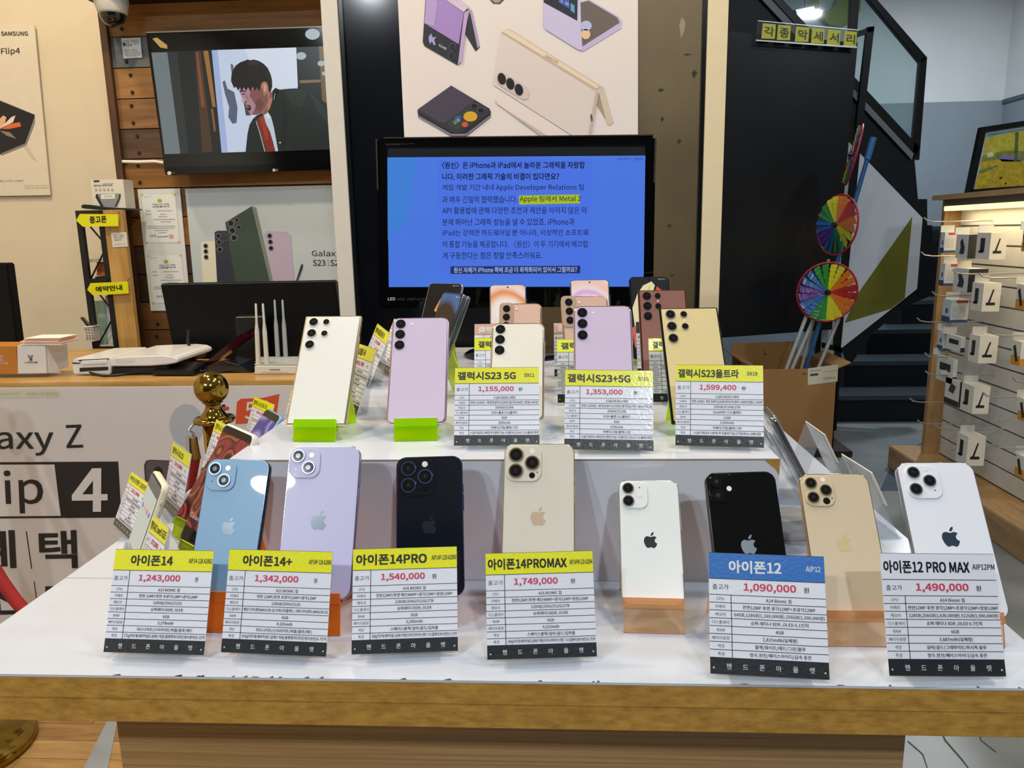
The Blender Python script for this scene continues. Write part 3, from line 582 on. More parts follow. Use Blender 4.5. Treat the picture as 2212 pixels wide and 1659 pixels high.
t.part('slot', m); t.part('flap', MB().slab([c4(484, 772), c4(640, 764), c4(640, 790), c4(484, 798)], 2.076, 0.01, M_pw), bevel=0.002)
t = Thing('scanner', 'white scanner with rounded lid beside the small label printer', 'scanner', tuple(P(320, 810, 'Y', 2.08)))
px_prism('lid', t, [c4(*p) for p in ((657, 806), (662, 778), (672, 757), (700, 748), (780, 744), (960, 738), (1030, 744), (1062, 758), (1068, 770), (1060, 784), (1000, 795), (900, 803))], 2.07, 0.22, M_pw, 0.008)
px_prism('base', t, [c4(*p) for p in ((664, 855), (662, 808), (900, 805), (1010, 797), (1000, 830), (900, 850))], 2.085, 0.25, M_pb, 0.004)
t.part('button', MB().slab([c4(690, 764), c4(806, 760), c4(806, 782), c4(690, 786)], 2.0695, 0.002, mat('printer_grey', '#d4d5d6', 0.4)))
t = Thing('cable', 'black cable curling in front of the scanner', 'cable', tuple(onk(230, 812)))
t.part('cord', MB().tube([onk(*c4(520, 835), .012), onk(*c4(560, 850), .006), onk(*c4(620, 862), .004), onk(*c4(700, 858), .004), onk(*c4(780, 845), .006), onk(*c4(860, 835), .01)], 0.0035, M_pb))
t = Thing('tablet', 'flat black signature tablet on the counter right of the scanner', 'tablet', tuple(onk(380, 806)))
q = [onk(*c4(*p), .004) for p in ((900, 858), (1165, 858), (1192, 808), (925, 800))]
t.part('body', MB().hexa([q[0], q[1], q[1] + Vector((0, .09, .012)), q[0] + Vector((0, .09, .012))], (0, 0, 0.012), mat('tablet_black', '#0e1013', 0.2)), bevel=0.004)
# monitor backs
M_mon = mat('monitor_back_black', '#07090c', 0.4, var=0.15, scale=60, spec=.2)
t = Thing('computer_monitor', 'wide black computer monitor seen from behind on the counter beside the router', 'monitor', tuple(P(535, 800, 'Y', 2.38)))
px_prism('body', t, [c4(*p) for p in ((955, 312), (2000, 292), (2062, 800), (1050, 812))], 2.36, 0.035, M_mon, 0.004)
px_prism('stand', t, [c4(*p) for p in ((1395, 505), (1590, 500), (1580, 600), (1560, 840), (1420, 840), (1405, 600))], 2.30, 0.05, mat('monitor_stand', '#0a0b0d', 0.35), 0.006)
m = MB().slab([c4(1425, 562), c4(1500, 558), c4(1500, 568), c4(1425, 572)], 2.355, 0.004, ink('#b8bcbe')).slab([c4(1430, 580), c4(1500, 576), c4(1500, 600), c4(1430, 606)], 2.355, 0.004, ink('#8a6a68'))
t.part('sticker', m)
t = Thing('computer_monitor', 'black monitor edge at the far left of the counter behind the orange brown box', 'monitor', tuple(P(0, 745, 'Y', 2.22)))
px_prism('body', t, [(-420, 566), (15, 568), (38, 745), (-400, 748)], 2.22, 0.035, M_mon, 0.004)
px_prism('stand', t, [(-240, 740), (-150, 740), (-140, 812), (-250, 812)], 2.225, 0.03, MATS['monitor_stand'], 0.004)
t = Thing('desk_lamp', 'thin black upright holder in front of the black computer monitor', 'holder', tuple(onk(418, 790)))
t.part('arm', MB().tube([P(*c4(1128, 590), 'Y', 2.25), P(*c4(1122, 660), 'Y', 2.25), P(*c4(1150, 740), 'Y', 2.25), onk(*c4(1180, 800), .005)], 0.005, M_pb)); t.part('foot', MB().slab([c4(1120, 790), c4(1240, 790), c4(1250, 806), c4(1110, 806)], 2.24, 0.05, M_pb), bevel=0.003)
t.o['label'] = 'thin black upright holder in front of the black computer monitor'; t.o.name = 'upright_holder'
A_red = acrylic('acrylic_wine', '#8a2a48', body=0.45, bodyh='#5a1428', shine=.3)
t = Thing('leaflet_holder', 'wine red translucent leaflet holder leaning before the black computer monitor', 'leaflet holder', tuple(P(440, 800, 'Y', 2.14)))
px_prism('plate', t, [c4(*p) for p in ((1190, 812), (1440, 610), (1480, 632), (1210, 838))], 2.14, 0.07, A_red, 0)
px_prism('arm', t, [c4(*p) for p in ((1440, 612), (1550, 560), (1556, 572), (1466, 626))], 2.17, 0.01, A_red, 0)
t = Thing('tape_dispenser', 'curved black smoky stand lying beside the router', 'stand', tuple(P(495, 808, 'Y', 2.10))); t.o.name = 'curved_stand'
px_prism('body', t, [c4(*p) for p in ((1195, 855), (1225, 810), (1290, 785), (1345, 775), (1430, 795), (1480, 830), (1510, 858), (1440, 848), (1370, 835), (1300, 850))], 2.10, 0.09, mat('smoke_black', '#14171c', 0.12, coat=.4), 0.002)
# router
M_rt = mat('router_ivory', '#d8d3c6', 0.4, var=0.01); M_rt2 = mat('router_grey', '#a7adad', 0.4)
t = Thing('router', 'ivory wireless router with four upright antennas on the counter end', 'router', tuple(P(595, 808, 'Y', 2.07)))
px_prism('body', t, [c4(*p) for p in ((1518, 800), (1790, 800), (1792, 855), (1520, 855))], 2.07, 0.13, M_rt, 0.003)
t.part('top_cover', MB().hexa([P(*c4(*p), 'Y', Yq) for p, Yq in (((1520, 799), 2.072), ((1788, 799), 2.072), ((1780, 750), 2.19), ((1560, 752), 2.19))], (0, 0, 0.002), M_rt2))
m = MB().slab([c4(1610, 822), c4(1672, 822), c4(1672, 830), c4(1610, 830)], 2.0695, 0.001, ink('#8c8a84')); m.slab([c4(1560, 840), c4(1720, 840), c4(1720, 843), c4(1560, 843)], 2.0695, 0.001, ink('#a8a49a')); t.part('vent', m)
for (x0, y0, x1, y1), Yq, mm in (((1528, 430, 1543, 800), 2.085, M_rt), ((1570, 430, 1594, 798), 2.085, M_rt), ((1640, 408, 1660, 752), 2.185, M_rt2), ((1687, 408, 1707, 752), 2.185, M_rt2)):
    a, b = P(*c4(x0, y0), 'Y', Yq), P(*c4(x1, y1), 'Y', Yq)
    t.part('antenna', MB().tube([a.lerp(b, f) for f in (0, .02, .3, .45, 1)], [0.002, 0.0031, 0.0034, 0.0062, 0.0068], mm, 10), label=None)

# ================================================================== steel shelf rack left of the timber wall
SY = 2.93
BKs = mat('rack_black_steel', '#111214', 0.5, var=0.1)
t = Thing('shelf_rack', 'narrow black steel shelf rack with an oak side board standing by the cream wall', 'rack', tuple(P(*zs(450, 1640), 'Y', SY)))
def post(x0, y0, x1, y1, r=0.012, Yq=SY):
    a, b = P(*zs(x0, y0), 'Y', Yq), P(*zs(x1, y1), 'Y', Yq)
    d = (b - a); a2 = a; b2 = a + d * ((a.z - 0.01) / (a.z - b.z)) if abs(b.z - a.z) > .3 else b
    b2 = Vector((a.x, Yq, 0)) if abs(b.z - a.z) > .3 else b
    return MB().box(min(a.x, b2.x) - r, max(a.x, b2.x) + r, Yq - r, Yq + r, min(a.z, b2.z), max(a.z, b2.z), BKs)
zt_r = P(*zs(160, 328), 'Y', SY).z; xl = P(*zs(250, 900), 'Y', SY).x; xr = P(*zs(455, 900), 'Y', SY).x
zmid = P(*zs(300, 998), 'Y', SY).z; zlow = P(*zs(350, 1610), 'Y', SY).z; zsh = P(*zs(300, 782), 'Y', SY + .3).z
for xq in (xl, xr):
    for yq in (SY, SY + 0.14): t.part('post', MB().box(xq - (.011 if yq == SY else .007), xq + (.011 if yq == SY else .007), yq - .008, yq + .008, 0, zt_r, BKs))
for zq in (zt_r - .012, zmid, zlow - .012): t.part('rail', MB().box(xl, xr, SY - .012, SY + .012, zq - .012, zq + .012, BKs))
for (za, zb_) in ((zt_r - .02, (zt_r + zmid) / 2), ((zt_r + zmid) / 2, zmid), (zmid, (zmid + zlow) / 2), ((zmid + zlow) / 2, zlow)):
    flip = za in ((zt_r + zmid) / 2, (zmid + zlow) / 2)
    p, q = (Vector((xl if not flip else xr, SY + .01, za)), Vector((xr if not flip else xl, SY + .01, zb_)))
    t.part('brace', MB().tube([p, q], 0.0035, BKs))
for zq in (zsh, zmid - .01, zlow - .02, zt_r - .012, 0.2): t.part('shelf', MB().box(xl + .01, xr - .01, SY + .01, SY + .16, zq - .006, zq + .006, mat('rack_shelf', '#a8a6a2', .5)))
xs2 = P(*zs(665, 900), 'Y', SY).x
t.part('side_board', MB().box(xr + .013, xs2, SY - .01, SY + .012, 0, zt_r, wood('rack_oak', '#c79f5e', '#a87e40', 2.2, (9, 9, 1.1), 0.45, 9)))
t = Thing('note', 'small white paper note stuck high on the oak side board of the rack', 'note', tuple(P(*zs(560, 670), 'Y', SY - .012)))
m = MB().slab([zs(478, 535), zs(624, 530), zs(638, 665), zs(496, 674)], SY - .012, .001, ink('#dedcd8', .6))
for k, (s, w_) in enumerate((('맞고 1800', 100), ('새벽 7시오픈', 90), ('1800/4', 75))): m.ptext(s, zs(502 + 4 * k, 570 + 22 * k), zs(502 + w_, 566 + 22 * k), zs(502 + 4 * k, 554 + 22 * k), SY - .012, ink('#34383c'))
m.ptext('전화번호 010', zs(510, 655), zs(630, 648), zs(508, 642), SY - .012, ink('#707478')); t.part('paper', m)
for (quad, s, lb) in (([(150, 420), (185, 358), (545, 362), (548, 474), (215, 480)], '중고폰', 'yellow arrow sign with bold lettering at the top of the shelf rack'), ([(255, 1074), (285, 1012), (635, 996), (645, 1108), (310, 1128)], '예약안내', 'yellow arrow sign with bold lettering halfway down the shelf rack')):
    t = Thing('arrow_sign', lb, 'sign', tuple(P(*zs(*quad[-1]), 'Y', SY - .03)), group=None)
    m = MB().slab([zs(*p) for p in quad], SY - .03, .004, mat('sign_yellow', '#dfe018', 0.4, var=.02))
    x0 = quad[0][0] + (130 if s == '중고폰' else 82); yb = quad[0][1]
    m.ptext(s, zs(x0, yb + 26 - (5 if s != '중고폰' else -2)), zs(x0 + (160 if s == '중고폰' else 250), yb + (20 if s == '중고폰' else 2)), zs(x0 - 4, yb - (36 if s == '중고폰' else 30)), SY - .03, ink('#15170c'), .04)
    t.part('board', m)
    t.part('hook', MB().tube([P(*zs(*quad[2]), 'Y', SY - .028), P(*zs(*quad[2]), 'Y', SY - .028) + Vector((0.0, 0.015, .012))], .0012, BKs))
# things on the rack
t = Thing('product_box', 'white box with a laptop stand picture on top of the shelf rack', 'box', tuple(P(*zs(450, 300), 'Y', SY + .05)))
m = MB().slab([zs(285, 35), zs(592, 32), zs(622, 305), zs(310, 305)], SY + .05, .07, mat('box_white', '#d9d6d0', .5, var=.02))
Yb = SY + .05
for pts, h, L in (([(316, 42), (370, 40), (370, 58), (316, 60)], '#2a3a5a', 1), ([(340, 170), (570, 166), (575, 195), (540, 295), (395, 298), (335, 190)], '#8c9198', 1), ([(340, 170), (352, 172), (412, 290), (388, 292), (335, 200)], '#26282c', 2), ([(560, 170), (572, 175), (560, 230), (525, 290), (515, 288), (550, 215)], '#26282c', 2), ([(385, 175), (518, 170), (520, 215), (388, 218)], '#e4e2de', 2)): m.ppoly([zs(*p) for p in pts], Yb, ink(h), L)
m.ptext('알루미늄 노트북 거치대', zs(318, 102), zs(490, 96), zs(316, 84), Yb, ink('#3a3a3c'), .02); m.ptext('LAPTOP STAND', zs(400, 82), zs(506, 78), zs(400, 70), Yb, ink('#5a5a5c'))
for k in range(5): m.pell(*zs(340 + 38 * k, 132), 2.6, 3, Yb, ink('#a8a6a2'), 1)
m.ptext('STAND', zs(418, 200), zs(495, 196), zs(416, 188), Yb, ink('#5a5c60'), 0, 3); t.part('carton', m)
m = MB().slab([zs(196, 280), zs(215, 268), zs(300, 275), zs(400, 295), zs(620, 303), zs(622, 318), zs(330, 318), zs(220, 308), zs(196, 300)], SY + .01, .12, mat('folder_black', '#141618', .3))
single('folder', m, 'black folder lying under the white laptop stand box on the rack', 'folder', bevel=.002)
for k, (a, h) in enumerate((((345, 800, 440, 850), '#b06a34'), ((345, 850, 440, 880), '#a85a28'), ((345, 880, 440, 912), '#9a4a20'), ((345, 912, 440, 944), '#c06a2c'))):
    m = MB().slab([zs(a[0], a[1]), zs(a[2] - 4 * k, a[1]), zs(a[2] - 4 * k + 2, a[3] - 1), zs(a[0], a[3] - 1)], SY + .03, .09, mat('book_%s' % h[1:], h, .6, var=.05))
    single('catalogue', m, '%s orange catalogue in the pile on the upper rack shelf' % ['topmost', 'second', 'third', 'lowest'][k], 'book', group='orange catalogues on the rack')
m = MB().slab([zs(325, 950), zs(440, 948), zs(442, 985), zs(325, 985)], SY + .02, .1, mat('box_graphite', '#23282c', .4)); single('case', m, 'dark grey case beneath the orange catalogues on the rack', 'case', bevel=.002)
m = MB().slab([zs(300, 1180), zs(425, 1178), zs(455, 1590), zs(345, 1598)], SY + .05, .08, mat('binder_green', '#7fa08c', .5, h2='#a8c0ae', scale=8)); single('binder', m, 'pale green upright binder on the lower rack shelf', 'binder')
m = MB().slab([zs(425, 1130), zs(450, 1130), zs(500, 1590), zs(455, 1590)], SY + .05, .07, ink('#d2d6d8', .5)); single('binder', m, 'white upright binder next to the green one on the rack', 'binder')
m = MB().slab([zs(455, 1250), zs(480, 1250), zs(520, 1590), zs(500, 1590)], SY + .055, .07, ink('#44586c', .5)); single('binder', m, 'slim blue binder at the right end of the lower rack shelf', 'binder')
t = Thing('basket', 'small white perforated basket hung beside the shelf rack', 'basket', tuple(P(*zs(270, 1565), 'Y', SY - .03)))
m = MB().slab([zs(222, 1428), zs(305, 1422), zs(318, 1562), zs(243, 1566)], SY - .03, .045, mat('basket_white', '#dcd8d0', .5))
for i in range(3):
    for j in range(4): u, v = zs(245 + 25 * i + 4 * j, 1455 + 26 * j); m.ppoly([(u - 1.6, v - 2), (u + 1.8, v - 2), (u + 1.8, v + 2), (u - 1.6, v + 2)], SY - .03, ink('#8a8276'), 1)
t.part('body', m); t.part('rim', MB().slab([zs(214, 1424), zs(308, 1416), zs(309, 1428), zs(216, 1438)], SY - .034, .053, MATS['basket_white']), bevel=.002)
m = MB().slab([zs(180, 1335), zs(208, 1330), zs(288, 1420), zs(250, 1424)], SY - .012, .012, mat('remote_grey', '#6a6258', .4)); m.ppoly([zs(196, 1340), zs(212, 1338), zs(280, 1418), zs(258, 1420)], SY - .012, ink('#1a1a1a'), 1)
single('remote_control', m, 'dark remote control standing in the white basket', 'remote control', bevel=.002)

# ================================================================== rope barrier
BR = mat('polished_brass', '#a0843a', 0.12, metal=1.0, var=.05)
def stanchion(x, y, h, label):
    t = Thing('rope_stanchion', label, 'stanchion', (x, y, 0), group='brass rope stanchions')
    Mx = Matrix.Translation((x, y, 0)); f = h / 0.94
    t.part('base', MB().lathe([(0.01, 0), (0.162, 0), (0.165, 0.012), (0.16, 0.026), (0.13, 0.038), (0.06, 0.055), (0.03, 0.07), (0.01, 0.07)], BR, Mx, 48))
    t.part('pole', MB().lathe([(0.004, 0.06), (0.0235, 0.06), (0.0235, h - 0.10), (0.004, h - 0.10)], BR, Mx))
    zt_ = h
    t.part('ring', MB().lathe([(0.02, zt_ - .100), (0.039, zt_ - .103), (0.041, zt_ - .098), (0.039, zt_ - .094), (0.02, zt_ - .094)], BR, Mx))
    pr = [(0.004, zt_ - .097), (0.027, zt_ - .096), (0.028, zt_ - .092), (0.021, zt_ - .084), (0.0165, zt_ - .076), (0.014, zt_ - .068), (0.018, zt_ - .064), (0.020, zt_ - .062)]
    pr += [(0.0335 * math.cos(a * D2R), zt_ - 0.0335 + 0.0335 * math.sin(a * D2R)) for a in range(-70, 90, 10)] + [(0.001, zt_)]
    t.part('finial', MB().lathe(pr, BR, Mx))
    return t
SYp = 1.47
tp_ = P(453, 803, 'Y', SYp)
stanchion(tp_.x, SYp, tp_.z, 'brass ball topped stanchion post beside the left edge of the display table')
sb = P(-82, 1600, 'Z', 0.03)
stanchion(sb.x, sb.y, tp_.z, 'brass stanchion whose round base shows at the bottom left corner')
t = Thing('barrier_rope', 'red velvet barrier rope sagging from the brass stanchions', 'rope', ((tp_.x + sb.x) / 2, (SYp + sb.y) / 2, 0.2))
a = Vector((tp_.x - 0.035, SYp - 0.03, tp_.z - .100)); b = Vector((sb.x + 0.04, sb.y, tp_.z - .10))
RED = mat('red_velvet', '#9c1f1c', 0.85, var=0.12, scale=80); CH = mat('chrome', '#c8c8c8', 0.15, metal=1.0)
e0, e1 = a + Vector((-0.002, 0, -0.066)), b + Vector((0.02, 0, -0.066))
low = min(e0.z, e1.z) - 0.42
pts = []
for i in range(25):
    f = i / 24; p = e0.lerp(e1, f); p = e0.lerp(e1, f + .07 * math.sin(4 * math.pi * f) * -1 if 0 else f); p.z = e0.z + (e1.z - e0.z) * f - 0.48 * (1 - abs(2 * f - 1) ** 2.6); pts.append(p)
t.part('rope', MB().tube(pts, 0.0145, RED, 14))
t.part('end_cap', MB().cyl(a + Vector((-.001, 0, -.026)), e0 + Vector((0, 0, -.006)), 0.0105, 0.0150, CH, 16)); t.part('hook', MB().tube([a + Vector((.004, .01, 0)), a + Vector((-.006, 0, -.012)), a + Vector((.004, 0, -.02)), a + Vector((-.001, 0, -.03))], 0.0028, CH))
t.part('end_cap', MB().cyl(b + Vector((.012, 0, -.03)), e1, 0.0105, 0.0150, CH, 16)); t.part('hook', MB().tube([b, b + Vector((.008, 0, -.025)), b + Vector((.01, 0, -.05))], 0.0028, CH))

# ================================================================== right of the pillar: board, stairs, rack
BYd = 4.86
t = Thing('black_board', 'tall plain black board standing in front of the staircase', 'board', tuple(P(1700, 722, 'Y', BYd)))
M_bd = mat('board_black', '#0d1117', 0.35, var=0.25, scale=1.5, spec=.3)
t.part('panel', MB().slab([(1560, 67), (1853, 92), (1797, 712), (1540, 731)], BYd, 0.02, M_bd))
STL = mat('black_steel_tube', '#08090b', 0.35, var=.1, spec=.3)
t.part('post', MB().slab([(1874, 58), (1889, 57), (1868, 240), (1856, 348), (1816, 756), (1801, 757), (1842, 348), (1853, 240)], BYd - .03, 0.03, STL)); t.part('rail', MB().slab([(1850, 68), (1889, 56), (1888, 68), (1850, 80)], BYd - .03, 0.03, STL)); t.part('foot', MB().slab([(1778, 740), (1822, 752), (1820, 762), (1778, 752)], BYd - .03, .03, STL))
zf = P(1790, 712, 'Y', BYd)
for dx in (0.05, 0.75): t.part('leg', MB().box(zf.x - dx - .015, zf.x - dx + .015, BYd + .02, BYd + .05, 0, 1.2, STL))
t.part('stand_leg', MB().box(P(1808, 756, 'Y', BYd).x - .018, P(1808, 756, 'Y', BYd).x + .018, BYd - .03, BYd, 0, P(1808, 752, 'Y', BYd).z, STL))
SG = BYd - .05
t = Thing('letter_sign', 'clear acrylic strip with six yellow letter cards at the top of the black board', 'sign', tuple(P(1740, 95, 'Y', SG)))
t.part('strip', MB().slab([c3(622, 122), c3(1222, 178), c3(1214, 286), c3(610, 243)], SG, .008, acrylic('acrylic_clear', '#eef2f2', body=.04)))
t.part('edge', MB().slab([c3(610, 236), c3(1214, 278), c3(1214, 287), c3(610, 244)], SG - .003, .003, mat('sign_metal', '#c4c8c8', .3, metal=.6)))
t.part('edge', MB().slab([c3(622, 121), c3(1222, 177), c3(1222, 182), c3(622, 126)], SG - .003, .003, MATS['sign_metal']))
for ch, x0, x1 in zip('각종악세서리', (648, 740, 848, 944, 1038, 1138), (728, 818, 928, 1020, 1115, 1212)):
    def ty(x, f): return 122 + (x - 622) * .0933 + (14 + 96 * f)
    m = MB().slab([c3(x0 + 4, ty(x0, 0)), c3(x1 + 2, ty(x1, 0)), c3(x1 - 4, ty(x1, .9)), c3(x0 - 5, ty(x0, .95))], SG - .002, .0015, mat('letter_card_yellow', '#d6d33a', .45, var=.03))
    m.ptext(ch, c3(x0 + 12, ty(x0, .78)), c3(x1 - 10, ty(x1, .78)), c3(x0 + 14, ty(x0, .18)), SG - .002, ink('#3a3410'), .03)
    t.part('letter_card', m, normals=False)
m = MB()
# stairs
M_st = mat('stair_black', '#0e1318', 0.5, var=.15, scale=6, spec=.25); M_tr = mat('stair_tread', '#2e393f', 0.4, var=.12, scale=8)
steps = [(1795, .18), (1820, .36), (1868, .54), (1945, .72), (2003, .90), (2040, 1.08), (2060, 1.26)]
m = MB()
for k, (u, z) in enumerate(steps):
    y = 5.05 + .29 * k; v = 930 - 68 * k
    x = P(u, v, 'Y', y).x
    m.box(x, X1 - .02, y, y + .29 if k < 6 else 7.28, 0, z - .03, M_st); m.box(x, X1 - .02, y - .015, y + .29 if k < 6 else 7.28, z - .03, z, M_tr)
struct('stairs', m)
UY = 5.0
m = MB().slab([(1540, -40), (1610, -40), (1975, 338), (1983, 430), (2003, 430), (2003, 486), (2014, 487), (2014, 521), (2026, 522), (2030, 640), (1984, 640), (1993, 471), (1838, 311), (1540, 40)], UY, .08, M_st)
m.slab([(1818, 752), (1982, 622), (2008, 600), (2008, 640), (1950, 665), (1880, 725), (1835, 792)], UY + .01, .03, M_st)
struct('stair_stringer', m)
t = Thing('decorated_infill', 'white infill panel with an olive triangle between the stair flights', 'panel', tuple(P(1880, 752, 'Y', UY)))
m = MB().slab([(1800, 275), (1838, 311), (1993, 471), (1981, 624), (1818, 752), (1775, 790), (1738, 790), (1738, 700), (1790, 700)], UY - .012, .012, mat('panel_white', '#ccd3dc', .5, var=.02))
m.ppoly([zp(762, 525), zp(725, 930), zp(655, 985), zp(425, 1055), zp(490, 910)], UY - .012, mat('panel_olive', '#6a6a12', .5, var=.05), 1)
t.part('sheet', m)
t = Thing('stair_railing', 'black steel stair railing with a glass infill sloping up to the left', 'railing', tuple(P(1985, 345, 'Y', UY)))
t.part('handrail', MB().slab([(1864, -18), (1880, -18), (2003, 124), (1990, 134)], UY - .02, .05, STL)); t.part('end_post', MB().slab([(1990, 128), (2003, 124), (1986, 345), (1972, 335)], UY - .02, .05, STL))
t.part('post', MB().slab([(1840, -18), (1858, -18), (1846, 150), (1834, 140)], UY - .02, .05, STL)); t.part('lower_rail', MB().slab([(1655, -18), (1676, -18), (1986, 318), (1978, 335)], UY - .02, .05, STL))
t.part('trim_strip', MB().slab([(1630, -18), (1650, -18), (1974, 332), (1970, 345)], UY - .025, .01, mat('strip_grey', '#6d747a', .5)))
t.part('glass', MB().slab([(1680, -18), (1866, -18), (1990, 132), (1976, 322)], UY, .008, acrylic('rail_glass', '#dfe9ea', body=.03)))
m = MB()
m.ppoly([c3(*p) for p in ((992, 95), (1010, 65), (1050, 60), (1085, 30), (1105, -30), (1238, -30), (1235, 60), (1200, 120), (1120, 160), (1050, 150))], 7.25, mat('olive_decal', '#98a036', .6, h2='#6c7428', scale=60, stretch=(20, 1, 1)), 1); m.ppoly([c3(*p) for p in ((935, 0), (980, -20), (990, 40), (970, 55))], 7.25, MATS['olive_decal'], 1)
single('wall_decal', m, 'olive leaf shaped decal high on the back wall behind the stair railing', 'decal', normals=False)
t = Thing('tube_light', 'short glowing tube light seen through the stair railing', 'light', tuple(P(1735, 30, 'Y', 6.6)))
a, b = P(*c3(845, 92), 'Y', 6.6), P(*c3(955, 70), 'Y', 6.6)
t.part('tube', MB().cyl(a, b, .04, .04, emi('#f4fbff', 1.6), 14)); t.part('cap', MB().cyl(b, b + (b - a) * .06, .042, .042, STL, 14)); t.part('cap', MB().cyl(a - (b - a) * .06, a, .042, .042, STL, 14))
t.part('hanger', MB().tube([(a + b) / 2 + Vector((0, 0, .04)), Vector(((a.x + b.x) / 2, 6.6, CEIL))], .004, STL))

# framed painting on the accessory rack
FYp = 4.2
t = Thing('framed_painting', 'framed painting of a yellow sunflower field standing on the accessory rack', 'painting', tuple(P(2160, 420, 'Y', FYp)))
m = MB()
m.slab([c3(1955, 760), c3(2420, 690), c3(2420, 720), c3(1980, 790)], FYp, .03, STL); m.slab([c3(1955, 760), c3(1985, 790), c3(1910, 1135), c3(1868, 1172)], FYp, .03, STL); m.slab([c3(1868, 1172), c3(1905, 1132), c3(2420, 1095), c3(2420, 1140)], FYp, .03, STL); m.slab([c3(2400, 690), c3(2440, 690), c3(2440, 1140), c3(2400, 1140)], FYp, .03, STL)
t.part('frame', m)
m = MB().slab([c3(1978, 788), c3(2410, 722), c3(2410, 1100), c3(1903, 1138)], FYp + .012, .01, ink('#c8c8c0'))
Fz = FYp + .011
def fp(pts, h, L=1): m.ppoly([c3(*p) for p in pts], Fz, mat('paint_' + h[1:], h, .6, var=.25, scale=45), L)
fp([(1990, 800), (2400, 740), (2400, 840), (1980, 850)], '#5a86b4'); fp([(1985, 822), (2060, 805), (2200, 778), (2400, 780), (2400, 990), (1960, 970)], '#b0a834', 2); fp([(1965, 930), (2100, 900), (2400, 905), (2400, 990), (1950, 985)], '#74803a', 3)
fp([(2050, 940), (2100, 930), (2200, 945), (2190, 965), (2080, 965)], '#7a68a8', 4); fp([(1960, 965), (2060, 950), (2400, 975), (2400, 1090), (1915, 1130)], '#b49a1e', 4); fp([(1940, 1020), (2050, 985), (2060, 992), (1950, 1040)], '#6c7a3c', 5)
fp([(2160, 790), (2178, 790), (2170, 970), (2150, 965)], '#4c5a34', 5); fp([(1985, 915), (2010, 905), (2030, 915), (2028, 935), (1990, 940)], '#c8b8a0', 5)
rd = random.Random(3)
for k in range(46):
    u, v = rd.uniform(1930, 2400), rd.uniform(1060, 1120); m.pell(*c3(u, v), 3.6, 3, Fz, ink('#c8a820'), 6, 8); m.pell(*c3(u, v), 1.5, 1.3, Fz, ink('#4a3a14'), 7, 6)
t.part('canvas', m, normals=False)
t.part('liner', MB().slab([c3(1975, 786), c3(1984, 788), c3(1912, 1136), c3(1902, 1138)], FYp + .009, .004, ink('#d2d0c6')))

# accessory rack
RX = P(2002, 900, 'Y', 3.9).x + .078; RYf = 3.9
zpl = 0.12
WDr = wood('rack_pine', '#a88a62', '#8a6c48', 2.4, (8, 8, 1.2), .5); WDh = wood('rack_pine_long', '#a88a62', '#8a6c48', 2.4, (8, 1.2, 8), .5)
ztop = P(2042, 432, 'Y', RYf).z
t = Thing('accessory_rack', 'pine framed accessory display rack with white slatted back and metal hooks', 'display rack', (RX, 3.2, 0))
xp0 = P(2002, 900, 'Y', RYf).x
t.part('end_panel', MB().box(xp0, RX + .14, RYf, RYf + .03, zpl, ztop, WDr))
t.part('top_board', MB().box(RX - .13, RX + .14, 1.6, RYf + .03, ztop, ztop + .022, WDh))
t.part('plinth', MB().box(RX - .185, RX + .14, 1.6, RYf + .16, 0, zpl, WDh), bevel=.004)
SL = mat('slat_white', '#d4d6d6', .4, var=.02); GR = mat('slat_groove', '#6a6e70', .4, metal=.4)
m = MB(); z = zpl; ph = .088
while z < ztop - .02:
    m.box(RX, RX + .012, 1.6, RYf, z + .008, min(z + ph, ztop), SL); m.box(RX + .004, RX + .012, 1.6, RYf, z, z + .008, GR); z += ph
t.part('slat_panel', m); t.part('backing', MB().box(RX + .012, RX + .03, 1.6, RYf, zpl, ztop, mat('warm_ply', '#c8a468', .6)))
t.part('light_housing', MB().box(RX - .10, RX - .04, 1.7, RYf - .03, ztop - .03, ztop, mat('housing_grey', '#5a544c', .5))); t.part('light_strip', MB().box(RX - .098, RX - .045, 1.7, RYf - .03, ztop - .052, ztop - .031, emi('#ffd890', 2.4)))
ld = bpy.data.lights.new('rack_strip_glow', 'AREA'); ld.shape = 'RECTANGLE'; ld.size = .04; ld.size_y = 2.0; ld.energy = 4; ld.color = (1, .74, .4)
lo = bpy.data.objects.new('rack_strip_glow', ld); C.objects.link(lo); lo.location = (RX - .07, 2.8, ztop - .056)
HK = mat('hook_wire', '#b4b6b4', .3, metal=.7)
hooks = [(240, 185), (225, 372), (285, 588), (203, 730), (245, 920), (248, 1017), (163, 1165), (205, 1283), (300, 1310), (395, 468), (600, 800), (610, 1412), (560, 1135), (720, 1055), (540, 488)]
for u, v in hooks:
    p = P(*zr(u, v), 'X', RX - .30)
    if p.y > RYf - .03 or p.y < 1.65: p = P(*zr(u, v), 'X', RX - .26); p.y = min(max(p.y, 1.7), RYf - .04)
    t.part('hook', MB().tube([(RX + .002, p.y, p.z - .012), (RX - .25, p.y, p.z - .012), (RX - .285, p.y, p.z - .006), (RX - .30, p.y, p.z + .008)], .0032, HK, 6))
def icon_stand(m, f, h='#1c1f22'):
    m.poly([f(.3, .3), f(.42, .3), f(.62, .78), f(.53, .78)], ink(h)); m.poly([f(.2, .22), f(.72, .22), f(.72, .32), f(.2, .32)], ink(h))
